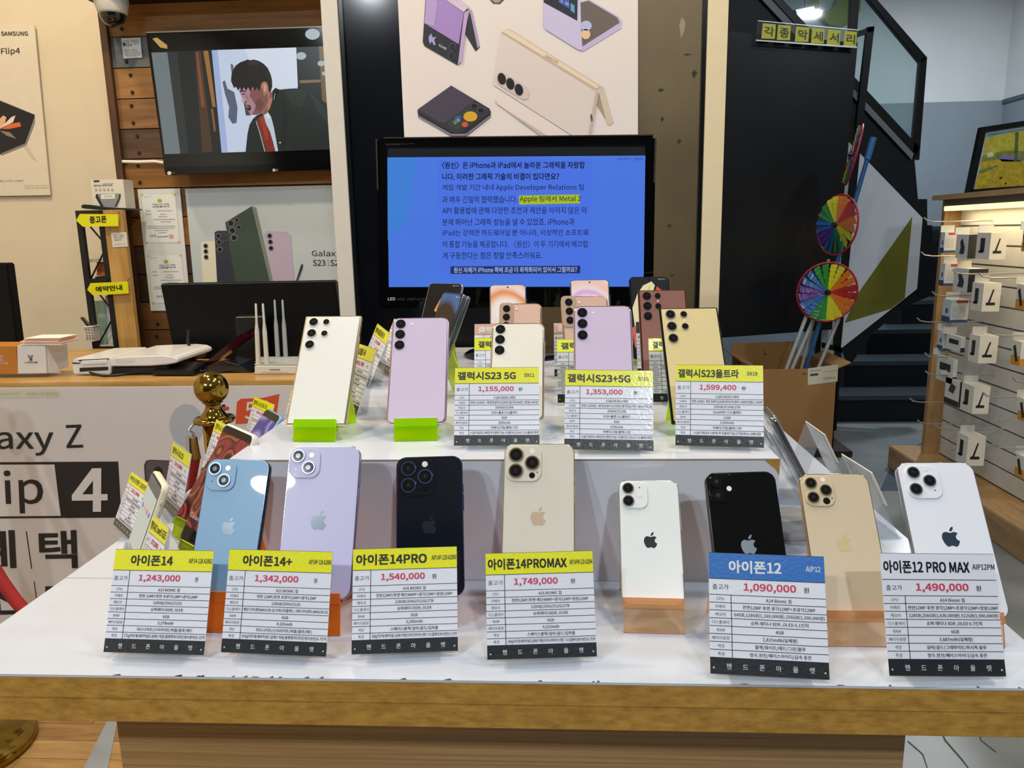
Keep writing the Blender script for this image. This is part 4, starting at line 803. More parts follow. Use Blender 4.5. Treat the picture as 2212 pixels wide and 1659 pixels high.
def rbox(xl, xm, xr, yt, yb, label, kind, grp='boxed accessories hanging on the rack', tab=True, cx=RX - .2, nm='product_box'):
    a, b = P(*zr(xm, yt), 'X', cx), P(*zr(xm, yb), 'X', cx)
    yc = (a.y + b.y) / 2; yc = max(yc, 1.65)
    d = ray(*zr(xl, (yt + yb) / 2)); s_ = cx / d.x; yl = _O.y + d.y * s_
    d = ray(*zr(xr, (yt + yb) / 2)); s_ = yc / d.y; xr_ = min(_O.x + d.x * s_, RX - .01)
    yl = max(min(yl, RYf - .01), yc + .02)
    H = a.z - b.z
    t = Thing(nm, label, 'box', ((cx + xr_) / 2, (yc + yl) / 2, b.z), group=grp)
    col = {'stand': '#d9d8d2', 'mount': '#cdd0d4', 'dark': '#d4d6d6', 'blue': '#c4ccd4', 'yellow': '#d8d6d0', 'car': '#d2d4d2'}[kind]
    m = MB().box(cx, xr_, yc, yl, b.z, a.z, mat('carton_' + col[1:], col, .5, var=.02))
    fl = lambda p, q: (cx - .0008, yl + (yc - yl) * p, b.z + H * q)
    ff = lambda p, q: (cx + (xr_ - cx) * p, yc - .0008, b.z + H * q)
    fl2 = lambda p, q: (cx - .0014, yl + (yc - yl) * p, b.z + H * q); ff2 = lambda p, q: (cx + (xr_ - cx) * p, yc - .0014, b.z + H * q)
    def R(f, x0, y0, x1, y1, h): m.poly([f(x0, y0), f(x1, y0), f(x1, y1), f(x0, y1)], ink(h))
    if kind == 'stand': R(fl, .3, .28, .62, .8, '#1f2226'); R(fl, .2, .24, .55, .32, '#1f2226'); icon_stand(m, ff)
    if kind == 'blue': R(fl, 0, .0, 1, .25, '#2c4878'); R(ff, 0, .0, 1, .12, '#34507c'); R(ff, .3, .86, .95, .97, '#b8323c'); R(fl, .4, .4, .7, .6, '#3c5c94'); R(ff, .12, .25, .85, .7, '#b9bcbf')
    if kind == 'mount': m.poly([fl(.3, .2), fl(.7, .18), fl(.75, .45), fl(.5, .85), fl(.32, .7), fl(.4, .45)], ink('#26303a')); R(ff, 0, 0, 1, 1, '#2c2f33')
    if kind == 'dark': R(fl, 0, 0, 1, .22, '#17191b'); R(ff, 0, 0, 1, 1, '#2a2c2e'); m.poly([fl(.25, .5), fl(.6, .45), fl(.75, .75), fl(.4, .85)], ink('#2c3640'))
    if kind == 'yellow': R(fl, 0, 0, 1, .4, '#c88a24'); m.poly([fl2(.15, .75), fl2(.4, .85), fl2(.8, .2), fl2(.55, .12)], ink('#1c1f22')); R(ff, 0, 0, 1, .3, '#c88a24')
    if kind == 'car': R(fl, .2, .45, .85, .75, '#1c2024'); R(ff, .0, .0, 1, .3, '#24344c')
    t.part('carton', m, normals=True)
    if tab:
        t.part('hang_tab', MB().box((cx + xr_) / 2 - .03, (cx + xr_) / 2 + .03, yl - .004, yl - .002, a.z, a.z + .03, mat('tab_white', '#c8cac8', .5)))
    return t
RB = [(330, 352, 415, 255, 368, 'white and blue mount carton topmost on the far column of the rack', 'blue'), (417, 480, 528, 268, 400, 'carton with a dark phone mount picture in the top row of the rack', 'mount'),
      (525, 600, 688, 258, 404, 'warmly lit stand carton nearest the rack lamp', 'stand'), (325, 352, 455, 425, 548, 'white and blue mount carton second in the far column of the rack', 'blue'),
      (400, 480, 585, 455, 583, 'dark sided carton with a phone mount picture in the second row', 'mount'), (498, 560, 656, 532, 688, 'white stand carton second from top in the middle rack column', 'stand'),
      (340, 385, 482, 622, 748, 'white and red topped carton hanging alone in the far column of the rack', 'blue'), (315, 345, 400, 790, 900, 'white and blue carton fourth down in the far column of the rack', 'blue'),
      (360, 440, 465, 825, 910, 'blue carton with a black mount picture tilted beside the stand cartons', 'car'), (482, 540, 640, 818, 970, 'white stand carton third from top in the middle rack column', 'stand'),
      (306, 398, 420, 945, 1085, 'white carton with a dark car mount picture low in the far column', 'car'), (352, 432, 442, 1065, 1212, 'black bottomed mount carton left of a white stand carton', 'dark'),
      (440, 508, 596, 1090, 1246, 'white stand carton fourth from top in the middle rack column', 'stand'), (415, 475, 572, 1362, 1528, 'lowest white stand carton on the rack just above the plinth', 'stand'),
      (775, 800, 850, 240, 360, 'yellow and white charger carton topmost at the right picture edge', 'yellow'), (742, 790, 850, 540, 680, 'yellow and white charger carton second down at the right picture edge', 'yellow'), (715, 765, 840, 850, 985, 'yellow and white charger carton third down at the right picture edge', 'yellow'),
      (752, 800, 850, 1165, 1290, 'yellow and white charger carton fourth down at the right picture edge', 'yellow'), (735, 785, 850, 1475, 1600, 'yellow and white charger carton lowest at the right picture edge', 'yellow')]
for xl_, xm2, xr2, yt, yb, lb, kd in RB: rbox(xl_, xm2, xr2, yt, yb, lb, kd)

# cardboard box with the pinwheel and rods
CYb = 4.30
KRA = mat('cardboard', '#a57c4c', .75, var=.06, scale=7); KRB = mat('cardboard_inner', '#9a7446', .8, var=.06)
pf = P(1804, 940, 'Y', CYb); ptl = P(1640, 798, 'Y', CYb); bx0, bx1 = ptl.x, P(1806, 860, 'Y', CYb).x; bz1 = ptl.z
t = Thing('cardboard_box', 'open brown cardboard box holding the pinwheel in front of the stairs', 'cardboard box', ((bx0 + bx1) / 2, CYb + .22, 0.03))
z0 = 0.035
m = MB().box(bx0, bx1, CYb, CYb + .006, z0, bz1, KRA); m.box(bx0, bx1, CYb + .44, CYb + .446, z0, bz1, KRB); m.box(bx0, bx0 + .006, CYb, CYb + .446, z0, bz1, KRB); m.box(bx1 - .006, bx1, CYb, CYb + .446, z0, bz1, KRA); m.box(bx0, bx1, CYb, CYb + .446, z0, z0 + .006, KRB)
t.part('body', m)
t.part('flap', MB().hexa([(bx1, CYb, bz1), (bx1, CYb + .44, bz1), (bx1 + .07, CYb + .44, bz1 + .03), (bx1 + .07, CYb, bz1 + .03)], (0, 0, .006), KRB)); t.part('flap', MB().hexa([(bx0, CYb, bz1), (bx0, CYb + .44, bz1), (bx0 - .11, CYb + .44, bz1 + .05), (bx0 - .11, CYb, bz1 + .05)], (0, 0, .006), KRB))
m = MB().slab([(1582, 742), (1722, 737), (1722, 800), (1582, 800)], CYb + .45, .006, KRB); m.ptext('上', (1645, 775), (1658, 775), (1645, 757), CYb + .45, ink('#6a5030'), .02); t.part('flap', m)
m = MB().slab([c6(922, 652), c6(1102, 628), c6(1098, 730), c6(920, 752)], CYb - .001, .0008, ink('#d8d4c4', .5))
m.ppoly([c6(935, 685), c6(982, 680), c6(982, 694), c6(935, 698)], CYb - .001, ink('#4a4a4a')); m.ptext('DELIVERY', c6(935, 672), c6(1000, 666), c6(935, 662), CYb - .001, ink('#7a7a74')); m.ptext('EXPRESS 24H', c6(1015, 718), c6(1085, 712), c6(1015, 706), CYb - .001, ink('#7a7a74')); m.ppoly([c6(1010, 672), c6(1095, 662), c6(1095, 664), c6(1010, 674)], CYb - .001, ink('#9a9a8e'))
t.part('shipping_label', m, label='white shipping label'); m = MB(); m.ptext('565', c6(886, 690), c6(912, 688), c6(886, 678), CYb, ink('#5c4226'), .03); t.part('stamp', m)
single('base_board', MB().box(bx0 - .1, bx1 + .09, CYb - .06, CYb + .5, 0, .034, mat('dark_board', '#2c1d1a', .5, var=.1)), 'dark board on the floor under the cardboard box', 'board', bevel=.003)
ALU = mat('rod_white', '#b9bec2', .35, metal=.2)
for k, (u0, v0, u1, v1) in enumerate(((1743, 680, 1694, 794), (1757, 690, 1712, 794), (1812, 688, 1770, 790), (1790, 560, 1735, 780))):
    a, b = P(u0, v0, 'Y', CYb + .1 + .05 * k), P(u1, v1, 'Y', CYb + .07 + .05 * k); d = (b - a); b2 = a + d * ((a.z - .09) / (a.z - b.z)); 
    b2.x = max(b2.x, bx0 + .03)
    single('rod', MB().tube([a, b2], .011 if k < 3 else .008, ALU, 10), ['leftmost white rod leaning in the cardboard box', 'second white rod leaning in the cardboard box beside the leftmost', 'white rod right of the blue pole in the cardboard box', 'thin pale rod rising behind the two round pinwheels'][k], 'rod', group='white rods in the cardboard box')
# the pinwheel: a blue pole with three wheels
PYw = CYb + .12
t = Thing('pinwheel', 'rainbow pinwheel toy with three wheels on a blue pole in the cardboard box', 'pinwheel', (P(1750, 790, 'Y', PYw).x, PYw, .1))
BLU = mat('pole_blue', '#1c5a94', .35)
a, b = P(1887, 297, 'Y', PYw), P(1742, 795, 'Y', PYw); d = b - a; b2 = a + d * ((a.z - .06) / (a.z - b.z)); b2.x = max(b2.x, bx0 + .05)
t.part('pole', MB().tube([a, b, b2], .012, BLU, 12)); t.part('grip', MB().tube([a, a + d * .09], .017, mat('grip_blue', '#2a6ca8', .5), 12))
RBW = ['#d8d420', '#d8d420', '#dc7a28', '#dc7a28', '#b8282c', '#b8282c', '#dc7a28', '#dc7a28', '#d8d420', '#d8d420', '#2f8a3a', '#2f8a3a', '#2264ac', '#2264ac', '#5c349a', '#5c349a', '#2264ac', '#2264ac', '#2f8a3a', '#2f8a3a']
def wheel(c, r, nrm, off, tag_):
    nrm = Vector(nrm).normalized(); up = (Vector((0, 0, 1)) - nrm * nrm.z).normalized(); rt = up.cross(nrm) * -1
    if rt.x < 0: rt = -rt
    w_ = t.part('wheel', MB().tube([c + (rt * math.cos(q) + up * math.sin(q)) * r for q in (2 * math.pi * i / 48 for i in range(49))], .006, mat('ring_red', '#a8202c', .4), 6), label=tag_)
    for k in range(20):
        a0 = math.pi / 2 - 2 * math.pi * (k + off) / 20; pts = []
        n = 14
        for sgn in (1, -1):
            seq = range(n + 1) if sgn == 1 else range(n, -1, -1)
            for i in seq:
                f = i / n; rad = r * (.10 + .86 * f); wd_ = r * (.012 + .128 * f ** .8) * (1 + .12 * math.sin(i * 2.4)) * (1 if i < n else .7)
                dd = rt * math.cos(a0) + up * math.sin(a0); tt = -rt * math.sin(a0) + up * math.cos(a0)
                pts.append(c + dd * rad + tt * wd_ * sgn + nrm * (.010 + .008 * f * (sgn) ))
        L = len(pts); fs = [(i, i + 1, L - 2 - i, L - 1 - i) for i in range(n)]
        h = RBW[k]
        o = t.part('blade', MB().add(pts, fs, mat('foil_' + h[1:], h, .25, coat=.3)), parent=w_, normals=False)
        sd = o.modifiers.new('thickness', 'SOLIDIFY'); sd.thickness = .0006
    t.part('hub', MB().cyl(c - nrm * .012, c + nrm * .03, .016, .012, ink('#15171a'), 12), parent=w_)
wheel(P(*zp(338, 902), 'Y', PYw - .05), P(*zp(338, 902), 'Y', PYw - .05).z - P(*zp(338, 1048), 'Y', PYw - .05).z, (0.0, -1, -.05), 0.5, 'lower wheel')
wheel(P(*zp(388, 567), 'Y', PYw - .02), P(*zp(400, 416), 'Y', PYw - .02).z - P(*zp(400, 567), 'Y', PYw - .02).z, (-.93, -.32, 0.08), 18.5, 'middle wheel')
wheel(P(*zp(472, 218), 'Y', PYw), P(*zp(472, 66), 'Y', PYw).z - P(*zp(472, 218), 'Y', PYw).z, (-.94, .26, .2), 0.5, 'top wheel seen edge on')

# ================================================================== display table and riser
tx0, tx1, ty0, ty1 = -0.595, 0.4543, 0.627, 2.0 - 0.10
RH = 0.1472
t = Thing('display_table', 'white topped display table with thick raw board edges filling the foreground', 'table', ((tx0 + tx1) / 2, (ty0 + ty1) / 2, 0))
M_sheet = mat('white_sheet', '#c2c8d4', 0.22, var=.015, scale=5, coat=.3, bump=.03, bscale=14)
M_mdf = mat('raw_board', '#bd913c', .75, h2='#9c7029', scale=70, stretch=(1, 1, 2.5), bump=.3, bscale=120)
m = MB().box(tx0, tx1, ty0, ty1, TZ - .0025, TZ, M_sheet)
sm = ink('#8a8d96', .5)
for yq in (0.8319 - .002,): m.box(tx0, tx1, yq - .0004, yq + .0004, TZ, TZ + .00025, sm)
rd = random.Random(5)
for k in range(26):       # chipped edge of the sheet
    x = rd.choice([rd.uniform(-.36, .05), rd.uniform(tx0, tx1)]); w_ = rd.uniform(.002, .009)
    m.poly([(x, ty0 - .0002, TZ + .0003), (x + w_, ty0 - .0002, TZ + .0003), (x + w_ * .7, ty0 + rd.uniform(.0008, .003), TZ + .0003), (x + w_ * .2, ty0 + .001, TZ + .0003)], ink('#4a3d33', .8))
t.part('top_sheet', m)
t.part('edge_board', MB().box(tx0, tx1, ty0 + .0006, ty1, TZ - .0248, TZ - .0026, M_mdf), bevel=.0006)
t.part('edge_board', MB().box(tx0, tx1, ty0 + .0002, ty1, TZ - .0488, TZ - .0252, M_mdf), bevel=.0006)
by = 0.74
ux0, ux1 = P(256, 1590, 'Y', by).x, P(1955, 1600, 'Y', by).x
M_ven = wood('walnut_veneer', '#ac8a5a', '#80603a', 2.2, (.7, 80, 110), .45, 3)
t.part('cabinet', MB().box(ux0, ux1, by, 1.75, 0, TZ - .049, M_ven))
rx0, rx1, ry0, ry1 = -.3812, .2480, .8319, 1.70
t = Thing('display_riser', 'white raised platform on the display table carrying the rear rows of phones', 'platform', ((rx0 + rx1) / 2, (ry0 + ry1) / 2, TZ))
M_rs = mat('riser_white', '#d6d9e4', .22, coat=.3, var=.015, scale=6, bump=.03, bscale=14)
m = MB().box(rx0, rx1, ry0, ry1, TZ + .0003, TZ + RH, M_rs)
m.box(rx0, rx1, ry0 - .0008, ry0, TZ + RH - .0012, TZ + RH + .0004, ink('#9a9184', .5))
m.poly([(rx1 - .017, ry0 - .001, TZ + RH - .0008), (rx1, ry0 - .001, TZ + RH - .0008), (rx1, ry0 - .001, TZ + RH - .019), (rx1 - .004, ry0 - .001, TZ + RH - .012)], M_mdf)
t.part('body', m)

# ------------------------------------------------------------------ lit monitor on the riser
MY = 1.56
M_pb2 = mat('piano_black', '#040405', .05, spec=.4)
t = Thing('monitor', 'glossy black monitor with a lit blue screen of text behind the rows of phones', 'monitor', (P(1110, 660, 'Y', MY).x, MY + .05, TZ + RH))
o_ = lambda x, y: P(x, y, 'Y', MY)
q = [o_(812, 298), o_(1418, 291), o_(1411, 662), o_(818, 667)]
m = MB().hexa(q, (0, .035, 0), M_pb2); t.part('housing', m, bevel=.006, seg=4)
m = MB()
rim = mat('rim_bronze', '#8a7468', .15, metal=.8)
m.hexa([o_(830, 297), o_(1412, 290.5), o_(1412, 293), o_(830, 299.5)], (0, -.003, 0), rim); m.hexa([o_(1414, 300), o_(1418, 300), o_(1415, 395), o_(1411, 395)], (0, -.003, 0), rim); m.hexa([o_(812, 300), o_(815, 300), o_(818, 410), o_(815, 410)], (0, -.003, 0), rim)
t.part('rim', m)
m = MB().hexa([o_(836, 317), o_(1394, 313), o_(1391, 622), o_(840, 622)], (0, -.0015, 0), mat('screen_off', '#0b0d10', .12))
SYm = MY - .0017
m.ppoly([(837, 340), (1394, 336), (1390, 619), (840, 620)], SYm, emi('#4a78e0', .95), 1)
m.ppoly([(946, 345), (1280, 342), (1278, 600), (950, 602)], SYm, emi('#4b73e4', .95), 2)
m.ppoly([(837, 340), (900, 340), (880, 480), (838, 520)], SYm, emi('#3f7fd6', .95), 2)
m.ppoly([(838, 321), (1393, 317), (1394, 335), (838, 339)], SYm, emi('#17191c', .9), 1)
BKt = emi('#0c1228', .5)
lines = [('〈원신〉은 iPhone과 iPad에서 놀라운 그래픽을 자랑합', 705, 1557, 988, .028), ('니다. 이러한 그래픽 기술의 비결이 있다면요?', 706, 1403, 1056, .028), ('게임 개발 기간 내내 Apple Developer Relations 팀', 707, 1550, 1123, 0.004), ('과 매우 긴밀히 협력했습니다.', 707, 1155, 1193, 0.004), ('Apple 팀에서 Metal 2', 1169, 1534, 1191, 0.008),
         ('API 활용법에 관해 다양한 조언과 제안을 아끼지 않은 덕', 708, 1565, 1258, 0.004), ('분에 뛰어난 그래픽 성능을 낼 수 있었죠. iPhone과', 708, 1494, 1327, 0.004), ('iPad는 강력한 하드웨어일 뿐 아니라, 이상적인 소프트웨', 709, 1575, 1393, 0.004), ('어 통합 기능을 제공합니다. 〈원신〉이 두 기기에서 매끄럽', 709, 1572, 1459, 0.004), ('게 구동한다는 점은 정말 만족스러워요.', 710, 1303, 1527, 0.004)]
m.ppoly([c2(1165, 1168), c2(1525, 1162), c2(1530, 1214), c2(1166, 1222)], SYm, emi('#a9bd2a', .95), 3)
for s, x0, x1, yc_, bo in lines:
    k = -(x0 + x1) / 2 * 0.004 + 4.4
    m.ptext(s, c2(x0, yc_ + 21), c2(x1, yc_ + 19), c2(x0, yc_ - 21), SYm, BKt, bo, 4)
m.ptext('SOURCE : Apple', c2(1750, 962), c2(1908, 960), c2(1750, 942), SYm, emi('#2c4480', .8), 0, 4)
m.ppoly([c2(756, 1591), c2(1530, 1587), c2(1530, 1632), c2(756, 1636)], SYm, emi('#22356a', .8), 3)
m.ptext('원신 자체가 iPhone 쪽에 조금 더 최적화되어 있어서 그럴까요?', c2(776, 1630), c2(1510, 1626), c2(776, 1596), SYm, emi('#9fb2ec', .9), .03, 4)
t.part('screen', m, normals=False)
m = MB(); m.ptext('SyncMaster', c2(371, 873), c2(466, 871), c2(371, 858), MY, ink('#4c4a4a'), .01, 8); m.ptext('Magic M230F', c2(470, 868), c2(543, 866), c2(470, 858), MY, ink('#3a3838'), .01, 8)
m.ptext('LED', c5(246, 245), c5(290, 244), c5(246, 227), MY, ink('#c4c8cc'), .03, 8); m.ptext('HDMI  1080 Full HD', c5(302, 246), c5(470, 244), c5(302, 229), MY, ink('#3c3e42'), 0, 8); t.part('logo', m, normals=False)
cx_ = (o_(815, 480).x + o_(1415, 480).x) / 2
t.part('neck', MB().box(cx_ - .04, cx_ + .04, MY + .036, MY + .06, TZ + RH + .01, TZ + .30, M_pb2))
mm = Matrix.Translation((cx_, MY + .02, TZ + RH))
t.part('base', MB().lathe([(0.002, 0.0005), (.105, .0005), (.108, .005), (.10, .010), (.03, .014), (.002, .014)], M_pb2, mm @ Matrix.Scale(1.05, 4, (1, 0, 0)) @ Matrix.Scale(.85, 4, (0, 1, 0)), 40))

# ================================================================== phones
LOGO = None
def bez(p0, p1, p2, p3, n=7):
    return [tuple((1 - s) ** 3 * a + 3 * (1 - s) ** 2 * s * b + 3 * (1 - s) * s * s * c + s ** 3 * d for a, b, c, d in zip(p0, p1, p2, p3)) for s in (i / n for i in range(n))]
# bitten-fruit emblem, unit height about 1, centred
EMB = (bez((0.0, .26), (.10, .26), (.16, .33), (.27, .32)) + bez((.27, .32), (.36, .31), (.42, .26), (.45, .21)) + bez((.45, .21), (.22, .08), (.26, -.18), (.49, -.24))
       + bez((.49, -.24), (.43, -.42), (.33, -.60), (.22, -.60)) + bez((.22, -.60), (.12, -.60), (.09, -.54), (-.01, -.54)) + bez((-.01, -.54), (-.11, -.54), (-.15, -.60), (-.24, -.60))
       + bez((-.24, -.60), (-.38, -.58), (-.55, -.24), (-.53, .0)) + bez((-.53, .0), (-.51, .22), (-.38, .32), (-.24, .32)) + bez((-.24, .32), (-.13, .32), (-.08, .26), (0, .26)))
LEAF = bez((.0, .34), (-.02, .50), (.12, .64), (.24, .66)) + bez((.24, .66), (.26, .50), (.14, .35), (.0, .34))
LENS_G = mat('lens_glass', '#050608', .06, coat=.6); LENS_I = mat('lens_iris', '#101622', .15); LENS_D = mat('lens_glint', '#3a4458', .1)
FLASH = mat('flash_lamp', '#e8e2d0', .25)
SCRB = mat('phone_black_glass', '#040506', .05, spec=.4)
def lens(cx, cz, r, y0, h, ring, inner=.80):
    m = MB().cyl((cx, y0, cz), (cx, y0 - h, cz), r, r * .98, ring, 28)
    m.cyl((cx, y0 - h + .0001, cz), (cx, y0 - h - .0003, cz), r * inner, r * inner * .97, LENS_G, 28)
    m.cyl((cx, y0 - h - .0002, cz), (cx, y0 - h - .0004, cz), r * .36, r * .34, LENS_I, 18); m.cyl((cx - r * .05, y0 - h - .0003, cz + r * .05), (cx - r * .05, y0 - h - .0005, cz + r * .05), r * .10, r * .09, LENS_D, 10)
    return m
CAMS = {  # plateau (x0, z0, w, h, r) and lenses, flash, dark spot, mic; mm from the top left of the back
 '14': ((2.6, 2.6, 33, 33, 10), [(11.3, 11.6, 7.3), (23.4, 24.2, 7.3)], (25.6, 10.6, 2.9), None, (9.5, 25.5)),
 '14p': ((1.8, 2.2, 40, 40.5, 11), [(13.4, 13.0, 8.3), (13.4, 31.0, 8.3), (31.3, 22.0, 8.3)], (31.0, 8.6, 3.2), (31.2, 35.8, 3.3), (37, 32.4)),
 '12': ((2.4, 2.4, 28.6, 29.6, 8.5), [(10.0, 10.0, 6.3), (10.0, 24.0, 6.3)], (22.4, 17.2, 2.6), None, (22.4, 9.0)),
 '12p': ((2.8, 3.2, 31.5, 32.5, 9.5), [(11, 11, 6.2), (11.4, 26.4, 6.2), (25.2, 18.6, 6.2)], (24.2, 7.2, 2.6), (24.6, 30.0, 3.6), (30.6, 27.0)),
 '12m': ((6.0, 4.0, 35.5, 36.5, 10), [(15.0, 12.4, 6.6), (14.2, 30.4, 6.6), (29.6, 21.4, 6.6)], (28.6, 8.0, 2.7), None, (33.5, 31.5)),
 'u': (None, [(13.7, 11.2, 6.7), (13.7, 28.8, 6.7), (13.7, 46.4, 6.7), (31.2, 11.2, 4.7), (31.2, 29.2, 4.7)], (31.2, 20.0, 1.5), None, None),
 's': (None, [(11.8, 11.0, 6.5), (11.8, 27.0, 6.5), (11.8, 43.4, 6.5)], (26.5, 11.0, 1.7), None, None),
 's22': ((0.2, 0.2, 24, 54, 7), [(12.2, 11.6, 6.0), (12.2, 27.2, 6.0), (12.2, 42.6, 6.0)], (29.0, 12.0, 1.9), None, None),
}
def phone(name, label, ps, w_, l, th, r, backc, framec, cams=None, face='back', fmetal=.9, frough=.18, backr=.18, emblem=None, flat=True, screen=None, ring=None, plate=None, lower=None, group=None, buttons=True, coat=.5, bmetal=0.0, cat='phone', inner=.80):
    M = pose(ps[0], ps[1], ps[2] + TZ, *ps[3:])
    t = Thing(name, label, cat, M=M, group=group)
    FR = mat('phone_frame_' + framec[1:] + ('f' if fmetal < .5 else ''), framec, frough, metal=fmetal, var=.02); BK = mat('phone_back_' + backc[1:] + '_%g' % backr, backc, backr, coat=coat, metal=bmetal, var=.008, scale=3)
    e = .0007 if flat else .0022
    rings = [(e, .0001), (e * .3, e * .4), (0, e), (0, th - e), (e * .3, th - e * .4), (e, th - .0001)]
    t.part('frame', MB().rr(w_, l, r, rings, FR, cz=l / 2, seg=9), local=True)
    vis = BK if face == 'back' else SCRB; oth = SCRB if face == 'back' else BK
    m = MB().rr(w_ - 2 * e - .0004, l - 2 * e - .0004, max(r - e, .001), [(.0003, -.0002), (0, .0001), (0, .0004)], vis, cz=l / 2, seg=9)
    if lower and face == 'back': m.poly([(-w_ / 2 + .0015, -.0003, .002), (w_ / 2 - .0015, -.0003, .002), (w_ / 2 - .0015, -.0003, lower), (-w_ / 2 + .0015, -.0003, lower)], BK)
    if face == 'back': t.part('back_glass', m, local=True)
    else:
        if screen: screen(m, w_, l)
        t.part('screen', m, local=True, normals=False)
    m2 = MB().rr(w_ - 2 * e - .0004, l - 2 * e - .0004, max(r - e, .001), [(0, th - .0004), (0, th - .0001), (.0003, th + .0002)], oth, cz=l / 2, seg=9)
    t.part('screen' if face == 'back' else 'back_glass', m2, local=True)
    RG = ring or FR
    if cams and face == 'back':
        pl, ls, fl, dark, mic = CAMS[cams]
        par = None; y0 = -.0002
        X = lambda a: -w_ / 2 + a / 1000; Z = lambda b: l - b / 1000
        if pl:
            px_, pz, pw, phh, pr = [q / 1000 for q in pl]
            PLm = plate or BK
            m = MB().rr(pw, phh, pr, [(.0006, -.0016), (.0001, -.0012), (0, -.0002)], PLm, cx=-w_ / 2 + px_ + pw / 2, cz=l - pz - phh / 2)
            if mic: m.cyl((X(mic[0]), -.0016, Z(mic[1])), (X(mic[0]), -.00175, Z(mic[1])), .0007, .0007, LENS_G, 10)
            if dark: m.cyl((X(dark[0]), -.0016, Z(dark[1])), (X(dark[0]), -.0018, Z(dark[1])), dark[2] / 1000, dark[2] / 1000, LENS_G, 20)
            par = t.part('camera_plate', m, local=True); y0 = -.0016
        for a, b, rad in ls: t.part('lens', lens(X(a), Z(b), rad / 1000, y0, .0016, RG, inner), parent=par, local=True)
        a, b, rad = fl
        t.part('flash', MB().cyl((X(a), y0, Z(b)), (X(a), y0 - .0003, Z(b)), rad / 1000, rad / 1000, FLASH, 16), parent=par, local=True)
    if emblem:
        k = .0150 * (w_ / .0715) ; zc = l * .50
        EM = mat('emblem_' + emblem[1:], emblem, .22, metal=.1)
        t.part('emblem', MB().poly([(x * k, -.00035, zc + z * k) for x, z in EMB], EM).poly([(x * k, -.00035, zc + z * k) for x, z in LEAF], EM), local=True, normals=False)
    if buttons:
        sd = 1 if face == 'back' else 1
        for zz, hh in ((l * .70, .008), (l * .78, .004)) if not flat else ((l * .66, .009), (l * .76, .0045)):
            t.part('side_button', MB().rr(.0016, hh * 2, .0008, [(.0002, th * .35), (0, th * .37), (0, th * .63), (.0002, th * .65)], FR, cx=w_ / 2 + .0001, cz=zz), local=True)
    return t
def stand(label, ps, base, h, lean_th, wd=.052, up=.085, group=None, lift=None):
    """bent acrylic sheet stand under a phone at pose ps; base = height of the surface it stands on"""
    x, y, z, yaw, lean = ps[:5]; M = pose(x, y, base + TZ, yaw)
    zb_ = z - base; a = lean * D2R; s_, c_ = math.sin(a), math.cos(a)
    n = Vector((c_, -s_)); d = Vector((s_, c_))                       # behind the phone, along the phone
    p0 = Vector((0, zb_)) + n * (lean_th + .0006)
    lip_t = Vector((0, zb_)) - n * .0035 + d * .006; lip_b = Vector((0, zb_)) - n * .0035 - d * .003
    pts = [Vector((lip_t.x - .010, .0006)), lip_t]
    led = [lip_t, lip_b, p0 - d * .003 + n * .0002, p0 + d * up]
    apex = p0 + d * up
    rear = [apex, Vector((apex.x + .030, .0008))]
    m = MB(); A = h
    t = Thing('phone_stand', label, 'phone stand', M=M, group=group)
    f = lambda L: [(q.x, q.y) for q in L]
    t.part('front_lip', MB().sheet(f(pts), -.0018, -wd / 2, wd / 2, A, me=EDGE.get(A.name)), local=True)
    t.part('cradle', MB().sheet(f(led), -.0018, -wd / 2, wd / 2, A, me=EDGE.get(A.name)), local=True)
    t.part('rear_leg', MB().sheet(f(rear), -.0018, -wd / 2, wd / 2, A, me=EDGE.get(A.name)), local=True)
    return t
A_or = acrylic('acrylic_orange', '#ffb066', body=.46, bodyh='#ffb23c'); A_pe = acrylic('acrylic_peach', '#fff0de', body=.20, bodyh='#ffe6bc')
A_gr = acrylic('acrylic_lime', '#dcf848', body=.40, bodyh='#e2ff08'); A_ye = acrylic('acrylic_yellow_green', '#e6f07a', body=.22, bodyh='#d6e030')
A_cl = acrylic('acrylic_clear_sheet', '#f4f6f8', body=.08, bodyh='#e6eaee')
EDGE = {'acrylic_orange': mat('edge_orange', '#ff7a1e', .3), 'acrylic_peach': mat('edge_coral', '#ff9068', .3), 'acrylic_lime': mat('edge_lime', '#b8f020', .3), 'acrylic_yellow_green': mat('edge_yellow', '#dce650', .3)}
CHr = mat('chrome_ring', '#d2d2d2', .12, metal=1.0); GOr = mat('gold_ring', '#d8c48a', .12, metal=1.0); DKr = mat('dark_ring', '#15171c', .15, metal=.8)

